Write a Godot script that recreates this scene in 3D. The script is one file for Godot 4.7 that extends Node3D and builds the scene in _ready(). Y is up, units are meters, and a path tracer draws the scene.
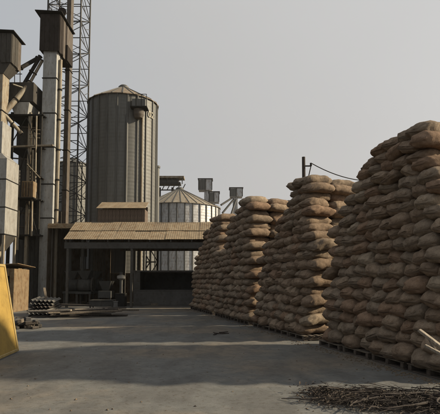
extends Node3D
# Grain mill yard: a row of jute sack stacks on pallets, a shed, silos and grain elevators in evening haze.

const FOC := 480.0          # focal length in pixels of the 440 x 414 photograph
const EYE := 1.6
const PITCH := 4.5
var rng := RandomNumberGenerator.new()
var M := {}
var used := {}
var cache := {}
var unit_rod: CylinderMesh

# ---------------------------------------------------------------- helpers
func P(x: float, y: float, depth: float) -> Vector3:
	# survey helper: the world point seen at (x, y) of the photograph, at a given distance ahead
	var p := deg_to_rad(PITCH)
	var pr := 280.0 - FOC * tan(p)
	var a := (x - 220.0) / FOC
	var b := (pr - y) / FOC
	var yy := b * cos(p) + sin(p)
	var zz := cos(p) - b * sin(p)
	var s := depth / zz
	return Vector3(a * s, EYE + yy * s, -depth)

func G(x: float, y: float) -> Vector3:
	var q := P(x, y, 1.0)
	var s := EYE / (EYE - q.y)
	return Vector3(q.x * s, 0.0, -s)

func numbered(n: String) -> String:
	if not used.has(n):
		used[n] = 0
		return n
	used[n] += 1
	return "%s_%03d" % [n, used[n]]

func thing(called: String, label: String, category: String, at: Vector3, group := "") -> Node3D:
	var o := Node3D.new()
	o.name = numbered(called)
	add_child(o, true)
	o.position = at
	tag(o, label, category, group)
	return o

func tag(o: Node, label: String, category: String, group := "", kind := "") -> void:
	if label: o.set_meta("label", label)
	if category: o.set_meta("category", category)
	if group: o.set_meta("group", group)
	if kind: o.set_meta("kind", kind)

func put(called: String, mesh: Mesh, mat: Material, parent: Node, xf: Transform3D) -> MeshInstance3D:
	var o := MeshInstance3D.new()
	o.name = numbered(called) if parent == self else called
	o.mesh = mesh
	o.material_override = mat
	o.cast_shadow = GeometryInstance3D.SHADOW_CASTING_SETTING_ON
	parent.add_child(o, true)
	o.global_transform = xf
	return o

func tri(st: SurfaceTool, a: Vector3, b: Vector3, c: Vector3, ctr: Vector3) -> void:
	var n := (a - c).cross(a - b).normalized()
	if n.dot((a + b + c) / 3.0 - ctr) < 0.0:
		var t := b
		b = c
		c = t
		n = -n
	for v in [a, b, c]:
		st.set_normal(n)
		st.set_uv(Vector2(v.x + v.z, v.y))
		st.add_vertex(v)

func quad(st: SurfaceTool, a: Vector3, b: Vector3, c: Vector3, d: Vector3, ctr: Vector3) -> void:
	tri(st, a, b, c, ctr)
	tri(st, a, c, d, ctr)

func new_st() -> SurfaceTool:
	var st := SurfaceTool.new()
	st.begin(Mesh.PRIMITIVE_TRIANGLES)
	return st

func box_mesh(size: Vector3, bev := 0.008) -> Mesh:
	var key := "b%.3f,%.3f,%.3f,%.3f" % [size.x, size.y, size.z, bev]
	if cache.has(key): return cache[key]
	var st := new_st()
	var h := size / 2.0
	var e: float = min(bev, min(h.x, min(h.y, h.z)) * 0.45)
	var i := h - Vector3(e, e, e)
	var z := Vector3.ZERO
	for s in [-1.0, 1.0]:
		quad(st, Vector3(s * h.x, -i.y, -i.z), Vector3(s * h.x, i.y, -i.z), Vector3(s * h.x, i.y, i.z), Vector3(s * h.x, -i.y, i.z), z)
		quad(st, Vector3(-i.x, s * h.y, -i.z), Vector3(i.x, s * h.y, -i.z), Vector3(i.x, s * h.y, i.z), Vector3(-i.x, s * h.y, i.z), z)
		quad(st, Vector3(-i.x, -i.y, s * h.z), Vector3(i.x, -i.y, s * h.z), Vector3(i.x, i.y, s * h.z), Vector3(-i.x, i.y, s * h.z), z)
		for t in [-1.0, 1.0]:
			quad(st, Vector3(s * h.x, t * i.y, -i.z), Vector3(s * i.x, t * h.y, -i.z), Vector3(s * i.x, t * h.y, i.z), Vector3(s * h.x, t * i.y, i.z), z)
			quad(st, Vector3(s * h.x, -i.y, t * i.z), Vector3(s * i.x, -i.y, t * h.z), Vector3(s * i.x, i.y, t * h.z), Vector3(s * h.x, i.y, t * i.z), z)
			quad(st, Vector3(-i.x, s * h.y, t * i.z), Vector3(-i.x, s * i.y, t * h.z), Vector3(i.x, s * i.y, t * h.z), Vector3(i.x, s * h.y, t * i.z), z)
			for r in [-1.0, 1.0]:
				tri(st, Vector3(s * h.x, t * i.y, r * i.z), Vector3(s * i.x, t * h.y, r * i.z), Vector3(s * i.x, t * i.y, r * h.z), z)
	var m := st.commit()
	cache[key] = m
	return m

func slab(called: String, parent: Node, center: Vector3, size: Vector3, mat: Material, basis := Basis(), bev := 0.01) -> MeshInstance3D:
	return put(called, box_mesh(size, bev), mat, parent, Transform3D(basis, center))

func span(called: String, parent: Node, lo: Vector3, hi: Vector3, mat: Material, bev := 0.012) -> MeshInstance3D:
	return slab(called, parent, (lo + hi) / 2.0, (hi - lo).abs(), mat, Basis(), bev)

func along(a: Vector3, b: Vector3) -> Basis:
	var y := (b - a).normalized()
	var ref := Vector3.UP if absf(y.y) < 0.95 else Vector3.RIGHT
	var x := y.cross(ref).normalized()
	return Basis(x, y, x.cross(y))

func rod(called: String, parent: Node, a: Vector3, b: Vector3, r: float, mat: Material) -> MeshInstance3D:
	var bs := along(a, b)
	return put(called, unit_rod, mat, parent, Transform3D(Basis(bs.x * r, bs.y * a.distance_to(b), bs.z * r), (a + b) / 2.0))

func beam(called: String, parent: Node, a: Vector3, b: Vector3, w: float, d: float, mat: Material) -> MeshInstance3D:
	return put(called, box_mesh(Vector3(w, snappedf(a.distance_to(b), 0.01), d), 0.006), mat, parent, Transform3D(along(a, b), (a + b) / 2.0))

func lathe(prof: Array, seg: int, smooth := true) -> Mesh:
	var st := new_st()
	if not smooth: st.set_smooth_group(-1)
	for k in prof.size() - 1:
		var p: Vector2 = prof[k]
		var q: Vector2 = prof[k + 1]
		var nr := Vector2(q.y - p.y, p.x - q.x).normalized()
		for j in seg:
			var a := TAU * j / seg
			var b := TAU * (j + 1) / seg
			var vs := [Vector3(p.x * cos(a), p.y, p.x * sin(a)), Vector3(q.x * cos(a), q.y, q.x * sin(a)), Vector3(q.x * cos(b), q.y, q.x * sin(b)), Vector3(p.x * cos(b), p.y, p.x * sin(b))]
			var ns := [a, a, b, b]
			for id in [0, 2, 1, 0, 3, 2]:
				st.set_normal(Vector3(cos(ns[id]) * nr.x, nr.y, sin(ns[id]) * nr.x))
				st.set_uv(Vector2(float(j) / seg, vs[id].y))
				st.add_vertex(vs[id])
	return st.commit()

func hull8(pts: Array) -> Mesh:
	# pts: four bottom corners then four top corners, in the same order round
	var st := new_st()
	var c := Vector3.ZERO
	for p in pts: c += p / 8.0
	quad(st, pts[0], pts[1], pts[2], pts[3], c)
	quad(st, pts[4], pts[5], pts[6], pts[7], c)
	for i in 4:
		var j := (i + 1) % 4
		quad(st, pts[i], pts[j], pts[j + 4], pts[i + 4], c)
	return st.commit()

func corrugated(w: float, l: float, amp: float, pitch: float, thick := 0.012) -> Mesh:
	# wave across x, length along z
	var key := "c%.2f,%.2f,%.3f,%.3f" % [w, l, amp, pitch]
	if cache.has(key): return cache[key]
	var st := new_st()
	var n := int(w / pitch * 6.0)
	for side in [1.0, -1.0]:
		for i in n:
			var x0 := -w / 2 + w * i / n
			var x1 := -w / 2 + w * (i + 1) / n
			var y0: float = amp * sin(TAU * x0 / pitch) + side * thick / 2
			var y1: float = amp * sin(TAU * x1 / pitch) + side * thick / 2
			quad(st, Vector3(x0, y0, -l / 2), Vector3(x1, y1, -l / 2), Vector3(x1, y1, l / 2), Vector3(x0, y0, l / 2), Vector3((x0 + x1) / 2, -side * 50.0, 0))
			if side > 0:
				for e in [-l / 2, l / 2]:
					quad(st, Vector3(x0, y0, e), Vector3(x1, y1, e), Vector3(x1, y1 - thick, e), Vector3(x0, y0 - thick, e), Vector3(0, 0, 0))
	var m := st.commit()
	cache[key] = m
	return m

# ---------------------------------------------------------------- textures and materials
func noise_img(seed_v: int, freq: float, n: int, oct := 4) -> Image:
	var f := FastNoiseLite.new()
	f.seed = seed_v
	f.noise_type = FastNoiseLite.TYPE_SIMPLEX_SMOOTH
	f.frequency = freq
	f.fractal_octaves = oct
	return f.get_seamless_image(n, n)

func tex_mix(n: int, lows: Color, highs: Color, accent: Color, s: int, f1: float, f2: float, acc_lo: float, acc_hi: float, f3 := 0.02, grain := 0.10) -> ImageTexture:
	# two tones mixed by broad noise, a third colour in patches with an outline, fine grain (sRGB colours)
	var a := noise_img(s, f1, n)
	var b := noise_img(s + 1, f2, n, 3)
	var c := noise_img(s + 2, f3, n, 5)
	var im := Image.create(n, n, false, Image.FORMAT_RGB8)
	for y in n:
		for x in n:
			var g := b.get_pixel(x, y).r
			var col := lows.lerp(highs, clampf(a.get_pixel(x, y).r * 0.75 + g * 0.25, 0, 1))
			col = col.lerp(accent, smoothstep(acc_lo, acc_hi, c.get_pixel(x, y).r * 0.8 + g * 0.2) * accent.a)
			var k := 1.0 + (g - 0.5) * 2.0 * grain
			im.set_pixel(x, y, Color(col.r * k, col.g * k, col.b * k))
	im.generate_mipmaps()
	return ImageTexture.create_from_image(im)

func jute_tex() -> Array:
	var n := 512
	var a := noise_img(11, 0.012, n)
	var b := noise_img(12, 0.09, n, 3)
	var c := noise_img(13, 0.025, n, 4)
	var im := Image.create(n, n, false, Image.FORMAT_RGB8)
	var hm := Image.create(n, n, false, Image.FORMAT_RGB8)
	for y in n:
		for x in n:
			var wv := 0.5 + 0.25 * sin(TAU * x / 5.333) * (0.5 + b.get_pixel(x, (y * 3) % n).r) + 0.25 * sin(TAU * y / 5.333) * (0.5 + b.get_pixel((x * 3) % n, y).r)
			var v := 0.70 + 0.22 * a.get_pixel(x, y).r + 0.16 * (b.get_pixel(x, y).r - 0.5) + 0.10 * (wv - 0.5)
			var stain := smoothstep(0.60, 0.78, c.get_pixel(x, y).r)
			var col := Color(v, v * 0.985, v * 0.96).lerp(Color(v * 0.74, v * 0.66, v * 0.58), stain * 0.4)
			var dust := smoothstep(0.66, 0.80, c.get_pixel((x + 200) % n, (y + 90) % n).r)
			col = col.lerp(Color(0.98, 0.96, 0.92), dust * 0.35)
			im.set_pixel(x, y, col)
			var hh := 0.35 * c.get_pixel((x + 60) % n, y).r + 0.35 * b.get_pixel(x, y).r + 0.3 * wv
			hm.set_pixel(x, y, Color(hh, hh, hh))
	im.generate_mipmaps()
	hm.generate_mipmaps()
	return [ImageTexture.create_from_image(im), ImageTexture.create_from_image(hm)]

func wood_tex() -> ImageTexture:
	var n := 256
	var a := noise_img(31, 0.02, n)
	var b := noise_img(32, 0.06, n, 3)
	var im := Image.create(n, n, false, Image.FORMAT_RGB8)
	for y in n:
		for x in n:
			var g := a.get_pixel((x * 4) % n, y).r
			var f := b.get_pixel((x * 6) % n, y).r
			var v := 0.62 + 0.30 * g + 0.22 * (f - 0.5) + 0.10 * sin(x * TAU / 32.0 + g * 14.0)
			im.set_pixel(x, y, Color(v, v * 0.97, v * 0.93))
	im.generate_mipmaps()
	return ImageTexture.create_from_image(im)

func mat(tex: Texture2D, col: Color, scale: Vector3, rough := 0.9, metal := 0.0, bump: Texture2D = null, depth := 0.0) -> StandardMaterial3D:
	# col is a linear base colour that multiplies the texture
	var m := StandardMaterial3D.new()
	m.albedo_color = col.linear_to_srgb()
	m.albedo_texture = tex
	m.roughness = rough
	m.metallic = metal
	m.uv1_triplanar = true
	m.uv1_world_triplanar = true
	m.uv1_scale = scale
	if bump:
		m.heightmap_enabled = true
		m.heightmap_texture = bump
		m.heightmap_scale = depth
	return m

func make_materials() -> void:
	var grime := tex_mix(512, Color(0.72, 0.72, 0.71), Color(0.98, 0.98, 0.97), Color(0.55, 0.47, 0.40, 0.7), 41, 0.006, 0.08, 0.58, 0.72)
	var rusty := tex_mix(512, Color(0.60, 0.50, 0.43), Color(0.98, 0.92, 0.86), Color(0.62, 0.36, 0.22, 0.9), 51, 0.01, 0.1, 0.45, 0.62)
	var galv := tex_mix(512, Color(0.80, 0.81, 0.82), Color(1, 1, 1), Color(0.62, 0.56, 0.50, 0.6), 61, 0.012, 0.09, 0.55, 0.75, 0.03)
	var stain := tex_mix(512, Color(0.80, 0.80, 0.79), Color(0.98, 0.98, 0.97), Color(0.70, 0.66, 0.61, 0.45), 141, 0.008, 0.07, 0.55, 0.75, 0.018, 0.04)
	var dusty := tex_mix(512, Color(0.74, 0.72, 0.68), Color(1, 0.99, 0.96), Color(0.72, 0.62, 0.50, 0.7), 151, 0.008, 0.08, 0.5, 0.72, 0.015, 0.08)
	var wood := wood_tex()
	var rough_bump := ImageTexture.create_from_image(noise_img(71, 0.05, 256, 5))
	M.grey_leg = mat(stain, Color(0.37, 0.37, 0.36), Vector3(0.7, 0.22, 0.7), 0.6, 0.25)
	M.leg_brown = mat(dusty, Color(0.095, 0.082, 0.072), Vector3(0.7, 0.2, 0.7), 0.85)
	M.machine = mat(stain, Color(0.09, 0.09, 0.088), Vector3(0.9, 0.5, 0.9), 0.7)
	M.pale_steel = mat(dusty, Color(0.27, 0.245, 0.2), Vector3(0.6, 0.2, 0.6), 0.7, 0.1)
	M.dryer = mat(stain, Color(0.31, 0.30, 0.28), Vector3(0.5, 0.18, 0.5), 0.6, 0.2)
	M.rust = mat(stain, Color(0.042, 0.036, 0.033), Vector3(0.6, 0.25, 0.6), 0.9, 0.0, rough_bump, 0.6)
	M.rust_light = mat(rusty, Color(0.15, 0.11, 0.085), Vector3(0.9, 0.4, 0.9), 0.9)
	M.dark_steel = mat(stain, Color(0.03, 0.029, 0.028), Vector3(0.5, 0.5, 0.5), 0.75)
	M.dark_sheet = mat(stain, Color(0.075, 0.07, 0.064), Vector3(0.4, 0.15, 0.4), 0.85)
	M.lattice = mat(stain, Color(0.06, 0.058, 0.056), Vector3(0.8, 0.8, 0.8), 0.7, 0.3)
	M.silo = mat(stain, Color(0.135, 0.135, 0.128), Vector3(0.55, 0.045, 0.55), 0.62, 0.25)
	M.silo_rib = mat(stain, Color(0.10, 0.10, 0.095), Vector3(0.5, 0.06, 0.5), 0.65, 0.25)
	M.silo_roof = mat(dusty, Color(0.24, 0.2, 0.155), Vector3(0.45, 0.45, 0.45), 0.75)
	M.silo_pale = mat(galv, Color(0.52, 0.52, 0.52), Vector3(0.4, 0.08, 0.4), 0.55, 0.3)
	M.silo_pale_roof = mat(dusty, Color(0.27, 0.245, 0.205), Vector3(0.3, 0.3, 0.3), 0.75)
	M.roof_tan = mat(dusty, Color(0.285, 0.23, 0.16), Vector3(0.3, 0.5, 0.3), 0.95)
	M.roof_dark = mat(dusty, Color(0.25, 0.2, 0.14), Vector3(0.3, 0.9, 0.3), 0.92)
	M.monitor = mat(wood, Color(0.15, 0.115, 0.09), Vector3(1.6, 0.5, 1.6), 0.92)
	M.post = mat(stain, Color(0.09, 0.085, 0.078), Vector3(1, 0.3, 1), 0.85)
	M.dock = mat(stain, Color(0.13, 0.125, 0.12), Vector3(0.35, 0.35, 0.35), 0.95, 0.0, rough_bump, 0.8)
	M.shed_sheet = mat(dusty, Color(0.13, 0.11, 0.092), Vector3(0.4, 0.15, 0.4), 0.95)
	M.sooty_steel = mat(stain, Color(0.08, 0.077, 0.073), Vector3(0.35, 0.35, 0.35), 0.95)
	M.plank = mat(wood, Color(0.17, 0.145, 0.115), Vector3(0.8, 0.8, 0.8), 0.93)
	M.plank_dark = mat(wood, Color(0.075, 0.065, 0.056), Vector3(0.8, 0.8, 0.8), 0.93)
	M.plank_pale = mat(wood, Color(0.34, 0.31, 0.265), Vector3(0.8, 0.8, 0.8), 0.93)
	M.pallet = mat(wood, Color(0.12, 0.10, 0.085), Vector3(1.5, 1.5, 1.5), 0.93)
	M.sheet = mat(stain, Color(0.12, 0.112, 0.1), Vector3(0.8, 0.8, 0.8), 0.9)
	M.hut = mat(dusty, Color(0.2, 0.145, 0.085), Vector3(0.5, 0.3, 0.5), 0.92)
	M.yellow = mat(stain, Color(0.36, 0.235, 0.05), Vector3(0.5, 0.5, 0.5), 0.55)
	M.yellow_edge = mat(stain, Color(0.36, 0.26, 0.09), Vector3(0.7, 0.7, 0.7), 0.6)
	M.white_paint = mat(grime, Color(0.42, 0.39, 0.31), Vector3(2, 2, 2), 0.8)
	M.bark = mat(wood, Color(0.055, 0.043, 0.036), Vector3(2, 2, 2), 0.95)
	M.twig = mat(wood, Color(0.085, 0.066, 0.052), Vector3(3, 3, 3), 0.95)
	M.straw = mat(wood, Color(0.19, 0.15, 0.105), Vector3(3, 3, 3), 0.95)
	M.brick = mat(rusty, Color(0.26, 0.13, 0.09), Vector3(2, 2, 2), 0.95)
	M.cloth = mat(stain, Color(0.07, 0.066, 0.064), Vector3(2, 2, 2), 0.95)
	M.pale_cloth = mat(grime, Color(0.5, 0.48, 0.45), Vector3(2, 2, 2), 0.95)
	for k in ["dark_sheet", "sooty_steel", "shed_sheet", "post", "rust", "dark_steel", "machine"]: M[k].metallic_specular = 0.12
	var j := jute_tex()
	var tones := {"tan": Color(0.36, 0.282, 0.212), "brown": Color(0.305, 0.233, 0.175), "greyish": Color(0.30, 0.242, 0.188), "reddish": Color(0.315, 0.222, 0.16), "faded": Color(0.40, 0.33, 0.255)}
	for k in tones:
		var m := StandardMaterial3D.new()
		m.albedo_color = (tones[k] as Color).linear_to_srgb()
		m.albedo_texture = j[0]
		m.roughness = 0.95
		m.metallic_specular = 0.2
		m.heightmap_enabled = true
		m.heightmap_texture = j[1]
		m.heightmap_scale = 1.1
		M["jute_" + k] = m

func ground_material() -> StandardMaterial3D:
	# concrete yard: broad dusty patches, grain chaff trodden in, stains; 24 m to a tile, fine texture on top
	var n := 1024
	var a := noise_img(81, 0.004, n, 5)
	var b := noise_img(82, 0.05, n, 4)
	var c := noise_img(83, 0.011, n, 5)
	var im := Image.create(n, n, false, Image.FORMAT_RGB8)
	var grey := Color(0.40, 0.40, 0.39)
	var dust := Color(0.44, 0.41, 0.37)
	var dark := Color(0.345, 0.34, 0.33)
	for y in n:
		for x in n:
			var g := b.get_pixel(x, y).r
			var cc := c.get_pixel((x * 2) % n, y).r
			var col := grey.lerp(dust, smoothstep(0.35, 0.75, a.get_pixel(x, y).r * 0.8 + g * 0.2))
			col = col.lerp(dark, smoothstep(0.48, 0.70, cc * 0.85 + g * 0.15) * 0.6)
			var k := 0.92 + 0.16 * g
			im.set_pixel(x, y, Color(col.r * k, col.g * k, col.b * k))
	im.generate_mipmaps()
	var m := StandardMaterial3D.new()
	m.albedo_texture = ImageTexture.create_from_image(im)
	m.uv1_triplanar = true
	m.uv1_world_triplanar = true
	m.uv1_scale = Vector3(0.045, 0.045, 0.045)
	m.roughness = 0.92
	m.metallic_specular = 0.3
	var d := tex_mix(512, Color(0.90, 0.90, 0.90), Color(1, 1, 1), Color(0.82, 0.80, 0.77, 0.7), 91, 0.02, 0.2, 0.62, 0.74, 0.04, 0.08)
	m.detail_enabled = true
	m.detail_albedo = d
	m.detail_blend_mode = BaseMaterial3D.BLEND_MODE_MUL
	m.detail_uv_layer = BaseMaterial3D.DETAIL_UV_2
	m.uv2_triplanar = true
	m.uv2_world_triplanar = true
	m.uv2_scale = Vector3(0.43, 0.43, 0.43)
	return m

# ---------------------------------------------------------------- sky, sun, camera
func sun_dir() -> Vector3:
	var az := deg_to_rad(5.0)
	var el := deg_to_rad(25.0)
	return Vector3(cos(az) * cos(el), sin(el), -sin(az) * cos(el))

func make_sky() -> Sky:
	# hazy air: brighter round the sun and towards the horizon, greyer and bluer away from it
	var w := 512
	var h := 256
	var im := Image.create(w, h, false, Image.FORMAT_RGBF)
	var s := sun_dir()
	var haze := FastNoiseLite.new()
	haze.seed = 5
	haze.frequency = 0.02
	haze.fractal_octaves = 4
	for y in h:
		var el := PI * (0.5 - (y + 0.5) / h)
		for x in w:
			var az := TAU * (x + 0.5) / w
			var dv := Vector3(sin(az) * cos(el), sin(el), -cos(az) * cos(el))
			var ang := acos(clampf(dv.dot(s), -1, 1))
			var glow := exp(-ang * ang / 2.1)
			var low := exp(-maxf(el, 0.0) / 0.3)
			var v := (0.37 + 0.36 * glow) / 1.6 * (1.0 + 0.035 * haze.get_noise_3d(dv.x * 60.0, dv.y * 150.0, dv.z * 60.0))
			var tint := Color(0.94, 1.0, 1.075).lerp(Color(1.0, 1.0, 1.0), smoothstep(0.2, 0.45, glow)).lerp(Color(1.03, 0.995, 0.955), low * smoothstep(0.1, 0.5, glow))
			im.set_pixel(x, y, Color(v * tint.r, v * tint.g, v * tint.b))
	var pm := PanoramaSkyMaterial.new()
	pm.panorama = ImageTexture.create_from_image(im)
	var sk := Sky.new()
	sk.sky_material = pm
	return sk

# ---------------------------------------------------------------- sacks
func sack_mesh(sd: int, L: float, W: float, H: float, nl: int, na: int, droop: float) -> ArrayMesh:
	var f := FastNoiseLite.new()
	f.seed = sd
	f.frequency = 2.6
	f.fractal_octaves = 3
	var r := RandomNumberGenerator.new()
	r.seed = sd
	var lop := r.randf_range(-0.12, 0.12)
	var ph := r.randf() * TAU
	var uvo := Vector2(r.randf(), r.randf())
	var ear := r.randf_range(0.52, 0.74)
	var st := new_st()
	for i in nl + 1:
		var t := -1.0 + 2.0 * i / nl
		t = lerpf(t, sin(t * PI / 2.0), 0.8)      # closer rings near the ends
		var s := absf(t)
		var fat := pow(maxf(1.0 - pow(s, 4.6), 0.0), 0.5)
		var hh := H / 2 * maxf(fat, 0.26) * (1.0 + lop * t)
		var ww := W / 2 * (ear + (1.0 - ear) * pow(maxf(1.0 - pow(s, 2.6), 0.0), 0.6))
		for j in na + 1:
			var th := TAU * j / na
			var c := cos(th)
			var sn := sin(th)
			var x := signf(c) * pow(absf(c), 0.78) * ww
			var y := signf(sn) * pow(absf(sn), 0.76) * hh
			var z := t * L / 2
			var w := f.get_noise_3d(x, y * 1.4, z)
			var out := 1.0 + 0.17 * w + 0.05 * f.get_noise_3d(x * 3.2 + 5.0, y * 3.2, z * 3.2)
			var crease := (0.013 * sin(th * 6.0 + ph + z * 3.0) + 0.006 * sin(th * 11.0 - ph + z * 7.0)) * smoothstep(0.3, 0.85, s) * fat
			x = x * out + c * crease
			y = y * out + sn * crease
			y = maxf(y, -H * 0.44) if sn < 0 else y
			z += 0.05 * f.get_noise_2d(x * 3.0, y * 3.0 + 9.0)
			var o := maxf(-t, 0.0)
			y -= droop * o * o
			x += 0.03 * sin(t * 2.2 + ph)
			st.set_uv(Vector2(float(j) / na * 1.3, t * 0.5) + uvo)
			st.add_vertex(Vector3(x, y + H * 0.5, z))
	for i in nl:
		for j in na:
			var a := i * (na + 1) + j
			var b := a + na + 1
			for id in [a, b, a + 1, a + 1, b, b + 1]: st.add_index(id)
	for e in 2:
		var o := (nl if e else 0) * (na + 1)
		for j in range(1, na - 1):
			var tr := [o, o + j + 1, o + j] if e else [o, o + j, o + j + 1]
			for id in tr: st.add_index(id)
	st.generate_normals()
	return st.commit()

const UD := Vector3(-0.2623, 0, -0.965)
const VD := Vector3(0.965, 0, -0.2623)
const SD := Vector3(0.848, 0, -0.530)   # the sacks lie along this, a little askew to the row
func R(u: float, v: float, h: float) -> Vector3:
	return Vector3(3.6, 0, -7.42) + UD * (u + 0.16) + (VD * v if v < 0.5 else VD * 0.5 + SD * (v - 0.5)) + Vector3(0, h, 0)

const ORD := ["first", "second", "third", "fourth", "fifth", "sixth", "seventh", "eighth", "ninth", "tenth", "eleventh", "twelfth", "thirteenth", "fourteenth", "fifteenth", "sixteenth", "seventeenth", "eighteenth", "nineteenth", "twentieth", "twenty-first", "twenty-second", "twenty-third", "twenty-fourth", "twenty-fifth", "twenty-sixth", "twenty-seventh", "twenty-eighth", "twenty-ninth", "thirtieth"]

func ramp(pts: Array, x: float) -> float:
	if x <= pts[0][0]: return pts[0][1]
	for i in pts.size() - 1:
		if x <= pts[i + 1][0]:
			return lerpf(pts[i][1], pts[i + 1][1], (x - pts[i][0]) / (pts[i + 1][0] - pts[i][0]))
	return pts[-1][1]

func build_sacks() -> void:
	var hi := []
	for k in 12: hi.append(sack_mesh(100 + k, 0.99, 0.54, 0.315, 22, 22, [0.03, 0.06, 0.09, 0.05][k % 4]))
	var mid := []
	for k in 8: mid.append(sack_mesh(200 + k, 0.99, 0.54, 0.315, 14, 14, [0.03, 0.06, 0.08][k % 3]))
	var lowm := sack_mesh(300, 0.97, 0.50, 0.31, 6, 8, 0.02)
	# u range, setback per layer, top height along u
	var stacks := [
		{"u0": 0.0, "u1": 4.5, "bat": 0.040, "v0": 0.0, "who": "nearest stack", "top": [[0.0, 1.3], [0.3, 2.3], [0.65, 3.1], [1.0, 4.0], [1.35, 4.65], [2.95, 4.65], [3.2, 4.35], [3.55, 4.0], [4.0, 3.5], [4.5, 2.95]]},
		{"u0": 5.30, "u1": 9.45, "bat": 0.036, "v0": 0.0, "who": "second nearest stack", "top": [[5.3, 2.85], [5.8, 2.95], [5.92, 3.7], [6.05, 4.65], [7.3, 4.65], [7.7, 3.9], [8.2, 3.0], [9.45, 2.7]]},
		{"u0": 9.85, "u1": 14.65, "bat": 0.004, "v0": -0.05, "who": "third stack", "top": [[9.85, 4.65], [11.3, 4.65], [12.0, 4.2], [12.8, 3.3], [13.3, 2.95], [14.65, 2.9]]},
		{"u0": 15.0, "u1": 20.0, "bat": 0.020, "v0": 0.0, "who": "fourth stack", "top": [[15.0, 4.65], [16.4, 4.65], [17.2, 4.2], [18.2, 3.6], [19.0, 3.1], [20.0, 2.8]]}]
	var tones := ["tan", "brown", "brown", "greyish", "greyish", "reddish"]
	var lh := 0.25
	var step := 0.435
	var list := []
	for si in stacks.size():
		var S: Dictionary = stacks[si]
		var r := RandomNumberGenerator.new()
		r.seed = 500 + si
		var sag := FastNoiseLite.new()
		sag.seed = 60 + si
		sag.frequency = 0.55
		for k in 19:
			var vf: float = S.v0 + S.bat * k
			# cells that this layer fills
			var cells := []
			var n := int((S.u1 - S.u0) / step)
			var off: float = 0.0 if k % 2 == 0 else 0.2175 - 0.435
			for i in n + 2:
				var u: float = S.u1 - step * (i + 0.5) - off
				if u < S.u0 + 0.18 or u > S.u1 - 0.12: continue
				if ramp(S.top, u) >= (k + 0.75) * lh + 0.14: cells.append(u)
			for i in cells.size():
				var u: float = cells[i]
				var above: bool = ramp(S.top, u) >= (k + 1.75) * lh + 0.14
				for c in 3:
					if c > 0 and u > S.u1 - 0.5 * c: continue
					var near_end: bool = i == cells.size() - 1
					var shown: bool = c == 0 or near_end or (not above) or i == 0
					var uu := u + r.randf_range(-0.05, 0.05)
					var vv := vf + 0.49 + 0.98 * c + r.randf_range(-0.09, 0.06)
					var y := 0.145 + k * lh + sag.get_noise_2d(u, k * 0.35) * 0.055 * minf(k, 6) / 6.0
					var yaw := r.randfn(0, 0.14)
					var roll := r.randfn(0, 0.19)
					var pit := r.randf_range(-0.05, 0.05)
					if near_end:
						yaw *= 0.35
						roll *= 0.5
						uu = u + (uu - u) * 0.6
					if k == 0:
						roll = 0.0
						pit = 0.0
					if r.randf() < 0.12 and not near_end: yaw += r.randf_range(-0.5, 0.5)
					var bs := Basis(Vector3.UP.cross(SD), Vector3.UP, SD) * Basis.from_euler(Vector3(pit, yaw, roll))
					if c != 0 and r.randf() < 0.5: bs = bs * Basis(Vector3.UP, PI)
					bs = bs * Basis.from_scale(Vector3(r.randf_range(0.93, 1.07), r.randf_range(0.95, 1.08), r.randf_range(0.95, 1.03)))
					list.append({"x": Transform3D(bs, R(uu, vv, y)), "s": si, "k": k, "i": i, "c": c, "shown": shown, "tone": "faded" if r.randf() < 0.05 else tones[r.randi() % 6], "var": r.randi(), "d": 1e9})
	# the 300 that show largest: nearest of those that lie on the faces one sees
	var cam := Vector3(0, EYE, 0)
	var face := []
	for q in list:
		var p: Vector3 = q.x.origin
		if q.shown and q.c < 2 and p.x / -p.z < 0.52:
			q.d = p.distance_to(cam)
			face.append(q)
	face.sort_custom(func(a, b): return a.d < b.d)
	for e in mini(300, face.size()): face[e]["own"] = true
	var sts := {}
	for t in ["tan", "brown", "greyish", "reddish", "faded"]: sts[t] = new_st()
	for q in list:
		if q.has("own"):
			var o := put("jute_sack", hi[q.var % 12], M["jute_" + q.tone], self, q.x)
			var lab := "%s jute sack, %s, %s layer up, %s from far end" % [q.tone, stacks[q.s].who, ORD[q.k], ORD[q.i]]
			if q.c > 0: lab += ", second row back"
			tag(o, lab, "sack", "filled jute sacks in the stacks")
		elif q.shown:
			(sts[q.tone] as SurfaceTool).append_from(mid[q.var % 8], 0, q.x)
		else:
			(sts[q.tone] as SurfaceTool).append_from(lowm, 0, q.x)
	var am := ArrayMesh.new()
	for t in sts:
		(sts[t] as SurfaceTool).set_material(M["jute_" + t])
		(sts[t] as SurfaceTool).commit(am)
	var rest := MeshInstance3D.new()
	rest.name = "sack_stacks"
	rest.mesh = am
	add_child(rest)
	tag(rest, "mass of jute sacks further along and inside the stacked row", "sacks", "", "stuff")
	# pallets under the front of each stack
	var names := ["nearest stack", "second nearest stack", "third stack", "fourth stack"]
	for si in stacks.size():
		var S: Dictionary = stacks[si]
		var cnt := int(round((S.u1 - S.u0) / 1.12))
		for e in cnt:
			var u: float = S.u1 - 0.55 - e * (S.u1 - S.u0 - 1.08) / (cnt - 1)
			pallet(R(u, 0.60, 0), "%s wooden pallet under the %s, counted from its far end" % [ORD[e], names[si]])

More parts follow.
